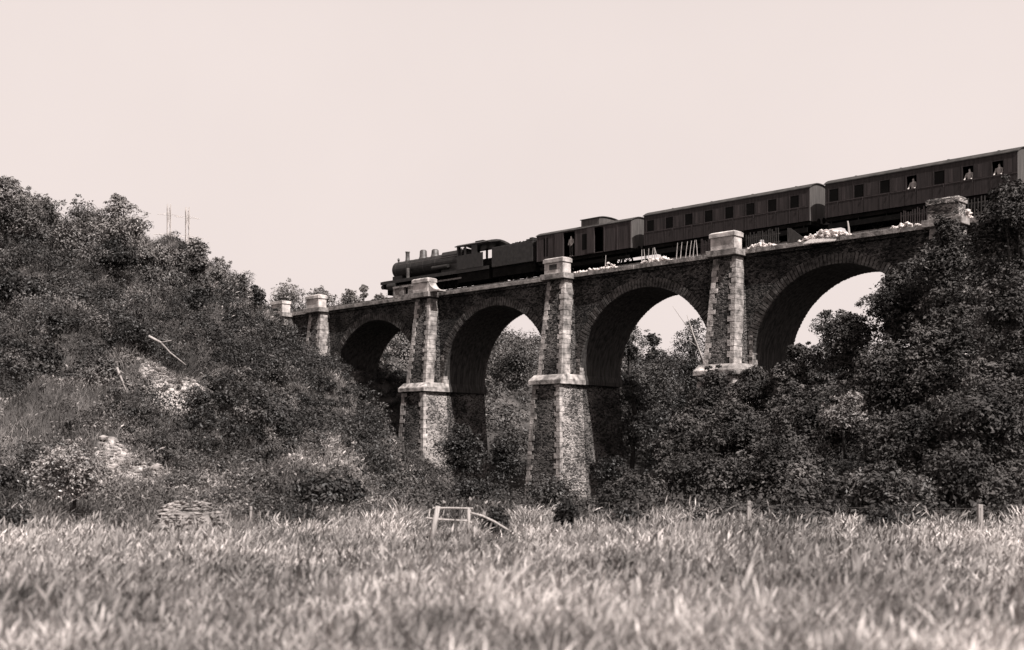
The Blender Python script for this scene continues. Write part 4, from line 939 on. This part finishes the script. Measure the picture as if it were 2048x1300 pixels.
p = scatter(3600, 450, 1800, 100, 175, rng, lambda X, Y, x: (st(X, Y)[1] > 11)); scrub('far_thicket', 'thicket covering the hillside beyond the viaduct', p, .8+1.5*rng.random(len(p))**2, 70, .33, 'leafmid', 35, cat='thicket')

def blades(name, label, P2, hgt, wid, m, seed, cat='grass', lean=.25, heads=.35):
    """every stalk is one bent ribbon; seeding stalks carry a spindle-shaped head"""
    r = np.random.default_rng(seed); n = len(P2); z = H(P2[:, 0], P2[:, 1])
    h = hgt*(.35+.75*r.random(n)**.8); a = r.random(n)*math.pi; dx = np.cos(a)*wid; dy = np.sin(a)*wid
    lx = r.normal(size=n)*lean*h+.10*h; ly = r.normal(size=n)*lean*h
    hd = r.random(n) < heads; base = np.c_[P2, z]; L = []
    for f, wf, wh, bend in ((0, .9, .5, 0), (.5, .9, .5, .25), (.8, .7, .6, .62), (.91, .45, 4.2, .82), (1.03, .1, .4, 1.1)):
        ww = np.where(hd, wh, wf)
        c = base+np.c_[lx*bend, ly*bend, h*f*(1-.06*bend)]
        L += [c-np.c_[dx*ww, dy*ww, np.zeros(n)]*.5, c+np.c_[dx*ww, dy*ww, np.zeros(n)]*.5]
    V = np.stack(L, 1).reshape(-1, 3); b0 = (np.arange(n)*10)[:, None]
    q = np.stack([b0+np.array([[2*k, 2*k+1, 2*k+3, 2*k+2]]) for k in range(4)], 1).reshape(-1, 4)
    t1 = r.random(n); tone = np.stack([t1*.35, t1*.5, t1*.5+.4*hd, t1*.5+.5*hd], 1).ravel()
    o = link(name, newmesh(name, V, q, np.clip(tone, 0, 1)), M[m]); return tag(o, label, cat, kind='stuff')
def field_pts(n, Y0, Y1, r, pw=1.0):
    Y = Y0+(Y1-Y0)*r.random(n)**pw; x = -120+2290*r.random(n); return np.c_[(x-1024)/F*Y, Y]
def thin(p, g):
    v = np.sin(p[:, 0]*2.9+np.sin(p[:, 1]*1.7)*1.8)*np.sin(p[:, 1]*2.3+p[:, 0]*.8)+.7*np.sin(p[:, 0]*.7+p[:, 1]*.35+1)*np.sin(p[:, 1]*.5-p[:, 0]*.3)
    return p[g.random(len(p)) < np.clip(.62+.42*v, .10, 1)]
p1_ = thin(field_pts(400000, 4.0, 14, rng, .8), rng); p2_ = thin(field_pts(640000, 13, 33, rng, .75), rng)
cl_ = lambda p: .86+.24*np.sin(p[:, 0]*1.1+np.sin(p[:, 1]*.8)*2)*np.sin(p[:, 1]*.9+p[:, 0]*.5)
edge = lambda p: 1.0+.75*np.clip((p[:, 1]-25)/6, 0, 1)*np.sin(p[:, 0]*2.3+np.sin(p[:, 0]*5.1))*np.sin(p[:, 0]*.9+1)
def low(p):          # trodden and shaded spots where the grass stays short
    f = np.ones(len(p))
    for xx, Ya, Yb, w in ((905, 21, 27.5, 1.0), (985, 23, 27.5, .7), (385, 27, 31.5, 1.3), (250, 25.5, 29.5, 1.4), (1135, 27, 31, .6), (1498, 29, 32, .5), (1960, 26, 29.5, .5), (502, 29, 32, .5)):
        Xc = px(xx, (Ya+Yb)/2); f = np.minimum(f, 1-.62*np.exp(-((p[:, 0]-Xc)/w)**4)*(p[:, 1] > Ya)*(p[:, 1] < Yb))
    return f
rl = lambda p, g: 1+.45*(g.random(len(p)) < .12)*g.random(len(p))
def side_pts(n, Y0, Y1):
    Y = Y0+(Y1-Y0)*rng.random(n); x = np.where(rng.random(n) < .5, -120-700*rng.random(n), 2170+700*rng.random(n)); return np.c_[(x-1024)/F*Y, Y]
p1_ = np.r_[p1_, side_pts(50000, 3, 14)]; p2_ = np.r_[p2_, side_pts(130000, 13, 33)]
blades('meadow_grass', 'tall dry seeding grass of the near meadow', p1_, .58*cl_(p1_)*rl(p1_, rng), .0040, 'grass', 41, lean=.24, heads=.4)
blades('meadow_grass', 'tall dry seeding grass of the far meadow up to the fence', p2_, .57*cl_(p2_)*edge(p2_)*rl(p2_, rng)*low(p2_), .0060, 'grass', 42, lean=.28, heads=.5)
p = field_pts(12000, 7, 33.3, rng, .7); blades('meadow_weeds', 'taller pale seed stalks standing above the meadow grass', p, .92*cl_(p)*low(p), .009, 'dry', 46, cat='weeds', lean=.12, heads=.95)
p = field_pts(700, 8, 33, rng, .7); scrub('meadow_weeds', 'dark broad leaved weeds growing low among the meadow grass', p, .14+.22*rng.random(len(p)), 60, .07, 'scrubr', 48, cat='weeds')
p = scatter(230000, -60, 900, 33, 112, rng, lambda X, Y, x: clear_via(X, Y) & (rng.random(len(X)) < np.where(soil(X, Y) > .3, .08, 1)))
blades('bank_grass', 'coarse dry grass on the left bank and its shelf', p, .28+.0045*p[:, 1], .022, 'dry', 43, heads=.1, lean=.4)
p = scatter(30000, 420, 760, 84, 118, rng, lambda X, Y, x: clear_via(X, Y)); blades('bank_grass', 'grey grass on the hill flank beside the left end of the viaduct', p, np.full(len(p), .8), .05, 'dry', 47, heads=.1, lean=.4)
p = scatter(9000, 850, 2150, 32.5, 38, rng, c_vis); blades('bank_grass', 'coarse grass behind the wire fence on the right', p, np.full(len(p), .6), .025, 'dry', 44, heads=.1, lean=.4)
